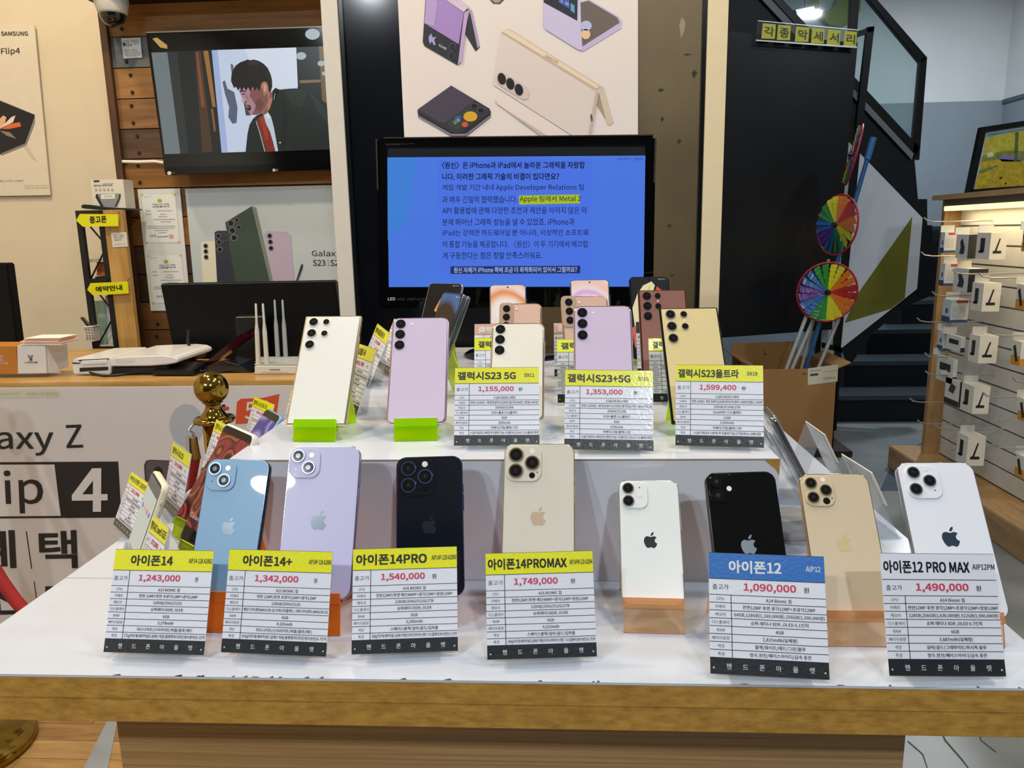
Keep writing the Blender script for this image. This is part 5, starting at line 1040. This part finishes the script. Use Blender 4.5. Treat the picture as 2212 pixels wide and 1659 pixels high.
PH = {
 'blue': (-0.3516, 0.7154, 0.0341, -3.3, 29.1, 0.2), 'lav': (-0.2508, 0.7114, 0.0351, 0.9, 28.5, 0.5), 'dark': (-0.1321, 0.7291, 0.0299, 5.6, 25.6, 0.1), 'gold': (-0.0209, 0.7392, 0.0295, -2.3, 29.5, -0.4),
 'mini': (0.0970, 0.7224, 0.0268, -2.0, 35.7, -0.3), 'black': (0.1918, 0.6837, 0.0296, 4.2, 30.6, 0.0), 'champ': (0.2909, 0.7019, 0.0255, -0.1, 36.0, -0.4), 'white': (0.3975, 0.7031, 0.0246, -1.3, 37.1, -0.5),
 'cream': (-0.3031, 0.9184, 0.1665, -1.0, 38.6, 0.2), 'lila': (-0.1755, 0.9201, 0.1666, 3.3, 38.1, 0.1), 'ivory': (-0.0507, 0.9265, 0.1686, -0.3, 39.6, 0.2), 'lilb': (0.0603, 0.9250, 0.1713, -0.3, 33.0, 0.3), 'yel': (0.1825, 0.9322, 0.1641, 4.7, 34.9, 0.5),
 'brz': (0.1756, 1.1887, 0.1600, 1.8, 28.6, 0.4), 'pink': (-0.0586, 1.1962, 0.1620, 0, 33.2, 0.3), 'pkp': (0.0547, 1.1567, 0.1600, 8.6, 28.6, 0.9),
 'or': (-0.0876, 1.4160, 0.1679, 3.6, 28.2, 0.1), 'pk': (0.0681, 1.4217, 0.1656, 1.8, 28.3, 0.3), 'bk': (0.1788, 1.3989, 0.1677, 1.1, 28.3, 0.4), 'bkl': (-0.2289, 1.3507, 0.1750, -17.2, 31.1, 0.6), 'fold': (-0.2109, 1.1537, 0.1686, -53.6, 24.8, -0.5)}
F1 = 'iphone row'
phone('phone', 'blue phone with two diagonal camera lenses at the left end of the front row', PH['blue'], .0715, .1467, .0078, .0105, '#6f9cc0', '#3c4a58', '14', emblem='#66788a', ring=mat('ring_paleblue', '#a4b8cc', .35, metal=.4), backr=.38, coat=1)
phone('phone', 'lavender phone with two diagonal camera lenses second from left in the front row', PH['lav'], .0781, .1608, .0078, .0115, '#bdb9dc', '#9c98b4', '14', emblem='#586876', ring=mat('ring_lavender', '#b4b2cc', .35, metal=.4), backr=.38, coat=1)
phone('phone', 'dark navy phone with three large camera lenses in the front row', PH['dark'], .0715, .1475, .0079, .0105, '#10151f', '#564a78', '14p', emblem='#0e121c', ring=mat('ring_navy', '#424a68', .22, metal=.9), backr=.10, coat=0)
phone('phone', 'pale gold phone with three large camera lenses right of the dark navy phone', PH['gold'], .0776, .1607, .0079, .0110, '#cfc8b8', '#d6c69c', '14p', emblem='#c4ae94', ring=mat('ring_gold', '#b8a888', .15, metal=.9), backr=.35, coat=.1)
phone('phone', 'small white phone with two stacked camera lenses in the front row', PH['mini'], .0642, .1315, .0074, .0100, '#e2e6e4', '#d4d8da', '12', emblem='#14181c', ring=CHr, coat=.6)
phone('phone', 'glossy black phone with two stacked camera lenses behind the blue headed price card', PH['black'], .0715, .1467, .0074, .0105, '#060709', '#2a2c30', '12', emblem='#7c868e', ring=DKr, backr=.05, coat=0)
phone('phone', 'champagne gold phone with three camera lenses and a chrome edge in the front row', PH['champ'], .0715, .1467, .0074, .0105, '#c8b698', '#dcc080', '12p', emblem='#cdb88a', ring=GOr, backr=.32, coat=.15, fmetal=1, frough=.08)
phone('phone', 'white phone with three camera lenses at the right end of the front row', PH['white'], .0781, .1608, .0074, .0115, '#dcdfe8', '#d6dade', '12m', emblem='#2c3c4c', ring=CHr, backr=.3, coat=.2, fmetal=1, frough=.08)
phone('phone', 'cream square cornered phone with five cameras standing alone at the left of the platform', PH['cream'], .0781, .1634, .0089, .0022, '#e4e2da', '#e6d8b8', 'u', ring=mat('ring_cream', '#dedbd2', .25, metal=.4), backr=.3, flat=False, coat=.2, inner=.88)
phone('phone', 'lilac phone with three stacked cameras second from left on the platform', PH['lila'], .0762, .1578, .0076, .0100, '#cdbcd6', '#d8c6de', 's', ring=mat('ring_lilac', '#2c2a30', .2, metal=.6), backr=.2, flat=False, inner=.9)
phone('phone', 'ivory phone with three stacked cameras at the middle of the platform', PH['ivory'], .0709, .1463, .0076, .0100, '#e4e0d2', '#e4d4c8', 's', ring=mat('ring_lilac'), backr=.22, flat=False, inner=.9)
phone('phone', 'lilac phone with three stacked cameras right of the ivory phone on the platform', PH['lilb'], .0762, .1578, .0076, .0100, '#d0bed8', '#d8c6de', 's', ring=mat('ring_lilac'), backr=.2, flat=False, inner=.9)
phone('phone', 'tall yellow cream phone with dark edges at the right end of the platform', PH['yel'], .0781, .1634, .0089, .0022, '#dac68e', '#2c3430', 'u', ring=CHr, backr=.35, flat=False, coat=.1, inner=.82)
phone('phone', 'bronze square cornered phone with five cameras behind the tall yellow cream phone', PH['brz'], .0779, .1633, .0089, .0022, '#8a5c50', '#6a4238', 'u', ring=mat('ring_lilac'), backr=.3, flat=False, inner=.9)
phone('phone', 'rose pink phone half hidden behind the ivory phone', PH['pink'], .0706, .146, .0076, .0095, '#d8b2a0', '#d8b890', 's22', ring=DKr, backr=.3, flat=False, plate=mat('plate_rose', '#c8a890', .3, metal=.5), inner=.9)
phone('phone', 'rose gold phone half hidden behind the right lilac phone', PH['pkp'], .0758, .1574, .0076, .0095, '#d8b2a0', '#d8b890', 's22', ring=DKr, backr=.3, flat=False, plate=mat('plate_rose'), inner=.9)
# rear row showing lit screens
def scr(wave, clock=None, extra=None):
    def f(m, w_, l):
        e = .0022
        m.rr(w_ - 2 * e, l - 2 * e, .007, [(0, -.0003), (0, -.00026)], wave, cz=l / 2)
        m.cyl((0, -.0003, l - .0065), (0, -.0005, l - .0065), .0016, .0016, SCRB, 12)
        m.text('▮▮ 100%', w_ * .22, w_ * .40, l - .0065, .0022, emi('#f0f0f0', .8), y=-.0006, align='f')
        if clock: m.text('12:45', -w_ * .20, w_ * .22, l - .036, .009, emi(clock, .8), y=-.0006, align='f')
        if extra: extra(m, w_, l)
    return f
def blob(m, pts, h, y=-.0006, s=.9): m.poly([(x, y, z) for x, z in pts], emi(h, s))
W1 = emi_wave('wallpaper_apricot', ['#f6ece4', '#f2c096', '#ee8e58', '#f6ddd0'], 'DIAGONAL', 1.6, 4); W2 = emi_wave('wallpaper_pink', ['#e8d4e6', '#e4a8e0', '#f0e0dc', '#f4c8b8'], 'DIAGONAL', 1.5, 4)
phone('phone', 'phone with an apricot lock screen left of centre in the back row', PH['or'], .0712, .1517, .0079, .0095, '#b8a090', '#8a8a8e', face='screen', flat=False, screen=scr(W1, '#fbf4ee'))
phone('phone', 'phone with a pink lilac lock screen right of centre in the back row', PH['pk'], .0756, .1614, .0078, .0095, '#c8a8b8', '#8a8a8e', face='screen', flat=False, screen=scr(W2, '#f8f0f4'))
def flower(m, w_, l):
    blob(m, [(-.030, .05), (-.034, .10), (-.024, .128), (-.012, .146), (.004, .154), (.010, .146), (.004, .128), (-.004, .10), (-.012, .06)], '#e6dca8'); blob(m, [(-.016, .06), (-.012, .12), (.002, .150), (-.002, .12), (-.008, .06)], '#cfc47c', -.0009)
    blob(m, [(.008, .128), (.014, .144), (.020, .138), (.028, .132), (.026, .120), (.012, .116)], '#e0483c', -.0008); blob(m, [(-.032, .02), (-.036, .06), (-.020, .07), (-.010, .04)], '#d85a4a', -.0008); blob(m, [(-.02, .02), (.0, .06), (.02, .05), (.01, .01)], '#b8443c', -.0009)
phone('phone', 'black screened phone showing a pale yellow flower at the right of the back row', PH['bk'], .0756, .1651, .0089, .0085, '#1a1a1c', '#1c1d20', face='screen', flat=False, screen=scr(emi('#060608', .6), None, flower))
def lily(m, w_, l):
    blob(m, [(-.012, .10), (-.004, .125), (.010, .118), (.022, .112), (.012, .10), (.002, .09)], '#e89a5c'); blob(m, [(-.020, .06), (-.006, .085), (.006, .10), (.012, .088), (.0, .06), (-.014, .05)], '#d8405a', -.0008); blob(m, [(-.02, .045), (-.010, .07), (-.004, .068), (-.008, .04)], '#f4ece8', -.001); blob(m, [(-.012, .03), (.004, .05), (.016, .04), (.002, .02)], '#e0483c', -.0008)
phone('phone', 'black screened phone showing an orange and pink flower at the left of the back row', PH['bkl'], .0709, .1578, .0078, .0085, '#1a1a1c', '#c4c6c8', face='screen', flat=False, screen=scr(emi('#060608', .6), None, lily))
# folded book-style phone: two slabs and a hinge
ps = PH['fold']; M = pose(ps[0], ps[1], ps[2] + TZ, *ps[3:])
t = Thing('folding_phone', 'folded dark phone with thick silver edges leaning before the left back row phone', 'phone', M=M)
SV = mat('fold_silver', '#a8acb0', .15, metal=1)
for k, nm in enumerate(('front_half', 'rear_half')):
    y0 = k * .0078; t.part(nm, MB().rr(.067, .155, .006, [(.001, y0), (0, y0 + .0012), (0, y0 + .0058), (.001, y0 + .007)], SV, cz=.0775, mcap=SCRB), local=True)
m = MB().rr(.062, .150, .005, [(0, -.0004), (0, -.0002)], emi_wave('wallpaper_dark_blue', ['#050608', '#07080c', '#0a0e16', '#3c6aa0'], 'DIAGONAL', 1.6, 4, .8), cz=.0775)
m.text('◢ 100%', .014, .027, .1485, .0022, emi('#e8e8e8', .8), y=-.0006); t.part('cover_screen', m, local=True)
t.part('hinge', MB().cyl((-.0335, .0074, .002), (-.0335, .0074, .153), .0056, .0056, SV, 14), local=True)

OR = 'orange stands of the front row'
for k, (key, colr, wd, th, lb) in enumerate((('blue', A_or, .054, .0078, 'orange acrylic stand under the blue phone'), ('lav', A_or, .058, .0078, 'orange acrylic stand under the lavender phone'), ('dark', A_or, .056, .0079, 'orange acrylic stand under the dark navy phone'), ('gold', A_or, .056, .0079, 'orange acrylic stand hidden under the pale gold phone'),
        ('mini', A_pe, .061, .0074, 'peach acrylic stand under the small white phone'), ('black', A_pe, .056, .0074, 'peach acrylic stand under the glossy black phone'), ('champ', A_pe, .061, .0074, 'peach acrylic stand under the champagne gold phone'), ('white', A_pe, .061, .0074, 'peach acrylic stand under the white phone at the right end'))):
    stand(lb, PH[key], 0, colr, th, wd, group='acrylic stands of the front row')
for key, colr, th, lb in (('cream', A_gr, .0089, 'lime acrylic stand under the cream square cornered phone'), ('lila', A_gr, .0076, 'lime acrylic stand under the left lilac phone'), ('ivory', A_gr, .0076, 'lime acrylic stand under the ivory phone'), ('lilb', A_gr, .0076, 'lime acrylic stand under the right lilac phone'), ('yel', A_gr, .0089, 'lime acrylic stand under the tall yellow cream phone')):
    stand(lb, PH[key], RH, colr, th, .054, group='lime stands on the platform')
for key, colr, th, lb in (('brz', A_ye, .0089, 'yellow tinted stand under the bronze phone'), ('pink', A_ye, .0076, 'yellow tinted stand under the rose pink phone'), ('pkp', A_ye, .0076, 'yellow tinted stand under the rose gold phone'), ('or', A_ye, .0079, 'yellow tinted stand under the apricot screen phone'), ('pk', A_ye, .0078, 'yellow tinted stand under the pink lilac screen phone'), ('bk', A_ye, .0089, 'yellow tinted stand under the pale yellow flower phone'), ('bkl', A_ye, .0078, 'yellow tinted stand under the orange and pink flower phone'), ('fold', A_ye, .0155, 'yellow tinted stand under the folded dark phone')):
    stand(lb, PH[key], RH, colr, th, .054, up=.07, group='yellow tinted stands at the back of the platform')

# ================================================================== price cards
YL, WH, CB = gloss('#ecea12'), gloss('#e6e8f2'), gloss('#26292c')
TK, TR_, TG, TWt, LN = ink('#15171a', .4), ink('#d23a58', .4), ink('#3c4046', .4), ink('#e2e4e6', .4), ink('#23262e', .4)
ROWS = ['CPU', '카메라', '메모리', '디스플레이', 'RAM', '배터리용량', '색상', '특징']
STAR = [(math.sin(math.pi * k / 5) * (1 if k % 2 == 0 else .42), math.cos(math.pi * k / 5) * (1 if k % 2 == 0 else .42)) for k in range(10)]
def card(label, ps, w_, h, title, price, vals, trange=(.16, .62), code='', crange=(.78, .99), hd=None, htxt=None, style='a', group='price cards', won=(.84, .87), prange=(.27, .69), name='price_card', holder=True, bold=.045, tem=.108):
    M = pose(ps[0], ps[1], ps[2] + TZ, *ps[3:])
    t = Thing(name, label, 'price card', M=M, group=group)
    hd = hd or YL; htxt = htxt or TK
    m = MB()
    X = lambda a: (a - .5) * w_; Z = lambda b: h * (1 - b)
    L = [0]
    def rect(a0, b0, a1, b1, mt, y): m.poly([(X(a0), y, Z(b0)), (X(a1), y, Z(b0)), (X(a1), y, Z(b1)), (X(a0), y, Z(b1))], mt)
    m.box(-w_ / 2, w_ / 2, 0, .0009, 0, h, WH)
    hb, pb, fb = (.208, .36, .872) if style == 'a' else (.22, .354, .868)
    rect(0, 0, 1, hb, hd, -.00012); rect(0, fb, 1, 1, CB, -.00012)
    for a, b in ((0, .003),): rect(0, a, 1, b, LN, -.0002)
    lw = .0035; cl = .172 if style == 'a' else .19
    rect(0, hb - lw, 1, hb + lw * .6, LN, -.0002)
    for k in range(9):
        b = pb + (fb - pb) * k / 8; rect(0, b - lw, 1, b + lw * .5, LN, -.0002)
    rect(cl - .003, hb if style == 'a' else pb, cl + .003, fb, LN, -.0002)
    y = -.00028
    m.text(title, X(trange[0]), X(trange[1]), Z(hb * .52), h * tem, htxt, y, bold=bold)
    if code: m.text(code, X(crange[0]), X(crange[1]), Z(hb * .50), h * .02, htxt, y, bold=.02, align='c', em=h * .062)
    pc = (hb + pb) / 2
    m.text('출고가', X(.02 if style == 'a' else .03), X(cl - .015 if style == 'a' else .17), Z(pc), h * .045, TG if style == 'a' else TK, y)
    m.text(price, X(prange[0]), X(prange[1]), Z(pc), h * .075, TR_, y, bold=.035); m.text('원', X(won[0]), X(won[1]), Z(pc), h * .045, TK, y, bold=.01)
    for k, (rl, v) in enumerate(zip(ROWS, vals)):
        b = pb + (fb - pb) * (k + .5) / 8
        m.text(rl, X(.012), X(cl - .012), Z(b), h * .032, TG, y, align='c', em=h * .034)
        if v: m.text(v, X(cl + .015), X(.99), Z(b), h * .03, TK, y, align='c', em=h * .037, bold=.008)
    fc = (fb + 1) / 2
    for k, ch in enumerate('핸드폰아울렛'): m.text(ch, X(.13 + .14 * k), X(.13 + .14 * k + .06), Z(fc), h * .045, TWt, y, align='c', em=h * .055)
    for a in (.03, .968): m.poly([(X(a) + px_ * h * .011, y, Z(fc + .015) + pz * h * .011) for px_, pz in STAR], TWt)
    t.part('card', m, local=True, normals=False)
    if holder:
        a = ps[4] * D2R; Mi = M.inverted() @ pose(ps[0], ps[1], TZ + ps[2] - .0035, ps[3])
        mh = MB().box(-w_ * .34, w_ * .34, .0012, .003, .004, h * .97, A_cl)
        t.part('holder_plate', mh, local=True)
        up = h * .97; ax, az = up * math.sin(a), up * math.cos(a)
        t.part('holder_foot', MB().sheet([(-.012, .0012), (.002, .0012), (ax - .011, .0012)], .0016, -w_ * .34, w_ * .34, A_cl, Mi), local=True)
        t.part('holder_leg', MB().sheet([(ax + .004, az + .002), (ax - .012, .003)], -.0016, -w_ * .34, w_ * .34, A_cl, Mi), local=True)
    return t
G1 = 'price cards of the front row'; G2 = 'price cards on the platform'
V14 = ['A15 BIONIC 칩', '전면 12MP/후면 초광각12MP+광각12MP', '128GB/256G/512G', '슈퍼레티나XDR, OLER', '6GB', '3,279mAh', '미드나이트/스타라이트/퍼플/블루/레드', '172g의무게/세라믹실드글래스적용/플랫엣지디자인/방수방진/6.1인치']
V14P = V14[:3] + ['메인 다이내믹AMOLER 2X 인피니티플랙스, 커버 다이내믹 AMOLER 2X', '6GB', '4,325mAh', V14[6], '203g의무게/세라믹실드글래스적용/플랫엣지디자인/방수방진/6.7인치']
VP = ['A16 BIONIC 칩', '전면12MP/후면 메인48MP+광각12MP+망원12MP', '128GB/256G/512G/1TB', '슈퍼레티나XDR, OLER', '6GB', '3,200mAh', '스페이스블랙/실버/골드/딥퍼플', '206g의무게/세라믹실드글래스적용/다이나믹아이스랜드 디스플레이/방수방진/6.1인치']
VPM = VP[:5] + ['4,323mAh', VP[6], '240g의무게/세라믹실드글래스적용/다이나믹아이스랜드 디스플레이/방수방진/6.7인치']
V12 = ['A14 Bionic 칩', '전면12MP 후면 광각12MP+초광각12MP', '64GB,128GB(1,160,000원).256GB(1,300,000원)', '슈퍼 레티나 XDR ,OLED 6.1인치', '4GB', '2,815mAh(일체형)', '블랙/화이트/레드/그린/블루', '방수,방진/페이스아이디/급속 충전']
V12M = ['A14 Bionic 칩', '전면12MP 후면 광각12MP+초광각12MP+망원12MP', '128GB,256GB(1,630,000원).512GB(1,900,000원)', '슈퍼 레티나 XDR ,OLED 6.7인치', '6GB', '3,687mAh(일체형)', '실버/골드/그래파이트/퍼시픽 블루', '방수,방진/페이스아이디/급속 충전']
VS = ['스냅드래곤8 2세대', '전면 1200만 / 후면초광각1200만/광각5000만 /망원1000만', '256GB/512GB', 'FHD+플랫 디스플레이', '8GB', '3900mAh', '라벤더/크림/블랙/그린', '스냅드래곤8 2세대/무선충전가능/ 어댑티브120HZ 디스플레이화면']
VSP = VS[:5] + ['4700mAh'] + VS[6:]
VSU = ['스냅드래곤8 2세대', '전면 1200만 / 후면 초광각1200만/광각2억/망원 1,000만/망원2 1,000만', '256GB/512GB/1TB', 'QuadHD+ 디스플레이', '12GB', '5,000mAh', '라벤더/크림/블랙/그린', '스냅드래곤8 2세대/무선충전가능/2억만화소/S펜내장']
card('yellow headed price card reading 1,243,000 before the blue phone', (-0.3922, 0.6557, 0.0058, -2.2, 23.3, -0.2), .1025, .0984, '아이폰14', '1,243,000', V14, (.17, .60), 'AIP14-128 A2882', (.76, .995), group=G1)
card('yellow headed price card reading 1,342,000 before the lavender phone', (-0.2739, 0.6563, 0.0061, -3.3, 21.6, -0.1), .1057, .0979, '아이폰14+', '1,342,000', V14P, (.14, .62), 'AIP14P-128 A2886', (.78, .995), group=G1)
card('yellow headed price card reading 1,540,000 before the dark navy phone', (-0.1471, 0.6630, 0.0057, 6.1, 23.4, 0.6), .1018, .0987, '아이폰14PRO', '1,540,000', VP, (.03, .71), 'AIP14P-128 A2890', (.755, .995), group=G1, won=(.76, .80))
card('yellow headed price card reading 1,749,000 before the pale gold phone', (-0.0150, 0.6560, 0.0059, 5.3, 22.1, 0.4), .1035, .0978, '아이폰14PROMAX', '1,749,000', VPM, (.02, .755), 'AIP14PM-128 A2894', (.78, .995), group=G1, prange=(.26, .665), won=(.785, .825))
card('blue headed price card reading 1,090,000 before the glossy black phone', (0.1895, 0.6335, 0.0039, -2.3, 23.6, 1.0), .1042, .1074, '아이폰12', '1,090,000', V12, (.175, .63), 'AIP12', (.84, .965), gloss('#2a6fbe'), TWt, 'b', group=G1, prange=(.30, .75), won=(.815, .86))
card('white headed price card reading 1,490,000 before the white phone at the right end', (0.3471, 0.6380, 0.0040, 4.9, 21.8, 2.2), .1054, .1070, '아이폰12 PRO MAX', '1,490,000', V12M, (.02, .775), 'AIP12PM', (.80, .995), WH, TK, 'b', group=G1, prange=(.29, .75), won=(.815, .86))
card('yellow headed price card reading 1,155,000 at the front of the platform', (-0.0710, 0.8746, 0.1516, 2.1, 24.3, 0.5), .1020, .0959, '갤럭시S23 5G', '1,155,000', VS, (.03, .725), 'S911', (.825, .945), group=G2, won=(.755, .80), prange=(.28, .70))
card('yellow headed price card reading 1,353,000 at the front of the platform', (0.0601, 0.8533, 0.1516, -0.5, 23.2, 1.2), .1024, .0948, '갤럭시S23+5G', '1,353,000', VSP, (.025, .745), 'S916', (.83, .95), group=G2, prange=(.24, .655), won=(.78, .82))
card('yellow headed price card reading 1,599,400 at the front of the platform', (0.1888, 0.8680, 0.1512, -7.2, 21.1, -0.2), .0997, .0967, '갤럭시S23울트라', '1,599,400', VSU, (.025, .725), 'S918', (.815, .935), group=G2, prange=(.275, .695), won=(.755, .80))
# rear cards standing between the rows on the platform
PKh = gloss('#d8a894'); DGh = gloss('#3a4038')
def rear(label, ps, title, price, hd=None, ht=None, vals=VS, w_=.1, h=.097, tr=(.06, .74), name='price_card', grp=G2): card(label, ps, w_, h, title, price, vals, tr, hd=hd, htxt=ht, group=grp)
rear('yellow headed price card partly behind the ivory phone', (-0.0745, 1.130, .1516, 1, 23, 0), '갤럭시S22 5G', '999,900')
rear('yellow headed price card partly behind the right lilac phone', (0.0525, 1.105, .1516, 1, 23, 0), '갤럭시S22+', '1,199,000')
rear('yellow headed price card partly behind the tall yellow cream phone', (0.189, 1.105, .1516, 1, 23, 0), '갤럭시S22울트라', '1,452,000')
rear('salmon headed price card behind the ivory phone', (-0.0935, 1.315, .1516, 1, 23, 0), '갤럭시S21', '999,900', PKh, TWt)
rear('salmon headed price card behind the right lilac phone', (0.0475, 1.315, .1516, 1, 23, 0), '갤럭시S21+', '1,199,000', PKh, TWt)
rear('dark headed price card left of the bronze phone', (0.192, 1.315, .1516, 1, 23, 0), '갤럭시S21울트라', '1,452,000', DGh, TWt)
rear('yellow headed price card turned left behind the cream square cornered phone', (-0.3051, 1.0673, 0.1522, -58.5, 21.0, -1.2), '갤럭시Z폴드4', '1,919,700', tr=(.06, .62))
rear('yellow headed price card turned left beside the left lilac phone', (-0.3344, 1.2814, 0.1545, -63.6, 24.7, 4), '갤럭시Z플립-폴드3', '1,254,000')
rear('pale yellow headed price card behind another left turned card', (-0.315, 1.365, 0.1545, -58, 24.7, 3), '갤럭시Z폴드2', '1,698,000', gloss('#e4dc8c'))
# left flank of the table
G3 = 'price cards on the left flank of the table'
LF = [('yellow headed price card lowest on the left flank of the table', (-0.600, 0.9637, 0.0043, -43.4, 24.3, 1.2), .080, .0776, '카카오프렌즈 (202년용)', '322,000', (.04, .97)),
      ('yellow headed price card in a thick clear holder just above the 1,243,000 card', (-0.462, 0.758, 0.0034, -48, 20, -3), .062, .094, '갤럭시X Cover5 G525', '275,000', (.04, .96)),
      ('yellow headed price card reading 374,000 on the left flank of the table', (-0.5701, 1.0399, 0.0038, -49.8, 15.5, -1.5), .100, .0972, '갤럭시 A235', '374,000', (.06, .66)),
      ('yellow headed price card behind the red striped screen phone on the left flank', (-0.5792, 1.1876, 0.0038, -49.1, 22, -.5), .100, .0976, '갤럭시 A336', '499,400', (.06, .66)),
      ('yellow headed price card behind the violet screen phone on the left flank', (-0.5829, 1.3833, 0.0038, -48, 19.4, -.3), .100, .0941, '갤럭시 A536 5G', '599,500', (.04, .72)),
      ('farthest yellow headed price card on the left flank of the table', (-0.535, 1.46, 0.0038, -48, 20, 0), .100, .0941, '갤럭시 S20', '699,600', (.06, .66))]
for lb, ps, w_, h, ti, pr, tr in LF: card(lb, ps, w_, h, ti, pr, VS, tr, group=G3, bold=.02)
W3 = emi_wave('wallpaper_red_stripe', ['#1c0a0c', '#8a1a24', '#c8642c', '#2c1424', '#a83034'], 'DIAGONAL', 3.4, 6, .7); W4 = emi_wave('wallpaper_violet', ['#3a34a0', '#4c44b0', '#b8a0dc', '#3c3890'], 'DIAGONAL', 2.2, 5, .7)
PA = {'kid': (-0.5263, 0.86, 0.02, -50.6, 22.2, 5), 'G': (-0.4553, 0.87, 0.02, -38.8, 27.1, 3.6), 'D': (-0.5026, 0.95, 0.02, -37.9, 39.4, -1.4), 'E': (-0.5161, 1.10, 0.02, -50.6, 39.3, 0.7), 'F': (-0.470, 1.20, 0.02, -48, 30, 0)}
def icons(m, w_, l):
    m.box(-w_ / 2 + .004, w_ / 2 - .004, -.0005, -.0003, .004, l - .006, emi('#d8dccc', .7)); m.box(-w_ / 2 + .004, w_ / 2 - .004, -.0006, -.0005, l - .02, l - .006, emi('#6a6a66', .7))
    for k, h in enumerate(('#5a8ad8', '#e0a8a0', '#d87a70', '#5a7ac8')): m.cyl((-.019 + .0125 * k, -.0005, l * .56), (-.019 + .0125 * k, -.0007, l * .56), .0034, .0034, emi(h, .8), 12)
phone('phone', 'small phone in a cream case with round app icons between two price cards', PA['kid'], .066, .10, .009, .010, '#e4dcc0', '#e4dcc0', face='screen', flat=False, fmetal=0, frough=.5, screen=icons)
def cover(m, w_, l):
    m.box(-w_ / 2 + .0025, w_ / 2 - .0025, -.0005, -.0003, .022, l - .012, W3); m.text('Galaxy XCover', -w_ * .42, w_ * .4, .036, .008, emi('#e8c8c0', .8), y=-.0008)
phone('phone', 'black phone with red light streaks on its screen behind the blue phone', PA['G'], .078, .160, .0095, .009, '#141517', '#e0dcd4', face='screen', flat=False, fmetal=0, frough=.45, screen=cover)
def stripes(m, w_, l): m.box(-w_ / 2 + .004, w_ / 2 - .004, -.0005, -.0003, .008, l - .006, W3)
phone('phone', 'white edged phone with a red striped screen on the left flank of the table', PA['D'], .069, .140, .0088, .009, '#e2e2e0', '#dededc', face='screen', flat=False, fmetal=0, frough=.4, screen=stripes)
def violet(m, w_, l): m.box(-w_ / 2 + .003, w_ / 2 - .003, -.0005, -.0003, .006, l - .014, W4)
phone('phone', 'pale blue edged phone with a violet screen on the left flank of the table', PA['E'], .070, .141, .0088, .009, '#86a8c4', '#86a8c4', face='screen', flat=False, fmetal=.2, frough=.3, screen=violet)
phone('phone', 'white phone with ringed lenses peeking out left of the cream square cornered phone', PA['F'], .070, .150, .008, .009, '#e0e0e4', '#d0d2d6', 's', flat=False, ring=CHr)
for key, th, lb in (('kid', .009, 'cream cased small phone'), ('G', .0095, 'red streaked black phone'), ('D', .0088, 'red striped screen phone'), ('E', .0088, 'violet screen phone'), ('F', .008, 'white ringed lens phone')):
    stand('clear stand under the ' + lb, PA[key], 0, A_ye if key in 'GD' else A_cl, th, .05, up=.06, group='clear stands on the left flank')
# right flank: clear label holders and a phone on a clear stand, all facing right
LBL = mat('label_back_white', '#e0dccc', .5, var=.02)
def flank_label(label, ps, w_, h, plate_h):
    M = pose(ps[0], ps[1], TZ, ps[3], ps[4]); t = Thing('label_holder', label, 'label holder', M=M, group='label holders on the right flank')
    t.part('plate', MB().box(-w_ * .42, w_ * .42, 0, .002, .002, plate_h, A_cl), local=True); t.part('label_card', MB().box(-w_ / 2, w_ / 2, -.0016, -.0004, plate_h - h, plate_h, LBL), local=True)
    Mi = M.inverted() @ pose(ps[0], ps[1], TZ, ps[3])
    t.part('foot', MB().sheet([(-.003, .0012), (.075, .0012)], .0016, -w_ * .42, w_ * .42, A_cl, Mi), local=True)
    t.part('leg', MB().sheet([(plate_h * math.sin(ps[4] * D2R) + .002, plate_h * math.cos(ps[4] * D2R)), (plate_h * math.sin(ps[4] * D2R) + .03, .002)], -.0016, -w_ * .42, w_ * .42, A_cl, Mi), local=True)
flank_label('clear holder with a white label just behind the champagne gold phone', (0.4400, 0.992, 0, 94.9, 27), .085, .050, .105)
flank_label('clear holder with a white label farther back on the right flank', (0.4480, 1.1766, 0, 91.2, 27), .085, .050, .104)
flank_label('cream backed clear label holder leaning beside the 1,599,400 card on the right flank', (0.365, 1.115, 0, 86, 30), .085, .06, .165)
flank_label('tall clear leaflet plate nearest the platform corner on the right flank', (0.362, 1.033, 0, 84, 30), .066, .055, .15)
PR = (0.3494, 0.9638, 0.0290, 85.7, 28.2, 1.5)
phone('phone', 'phone seen edge on with a silver rim on the right flank', PR, .075, .160, .0085, .009, '#c8ccd4', '#9aa0a6', face='screen', flat=False, screen=scr(W2))
stand('clear acrylic stand under the edge on phone at the right flank', PR, 0, A_cl, .0085, .066, up=.12, group='clear stands on the right flank')
m = MB().rr(.075, .10, .022, [(.001, .0005), (0, .003), (0, .008), (.001, .011)], mat('pad_grey', '#b9b6b4', .35), Matrix.Translation((.315, 1.00, TZ)) @ Matrix.Rotation(math.pi / 2, 4, 'X'), seg=8)
single('charging_pad', m, 'grey rounded pad lying flat behind the champagne gold phone', 'pad')
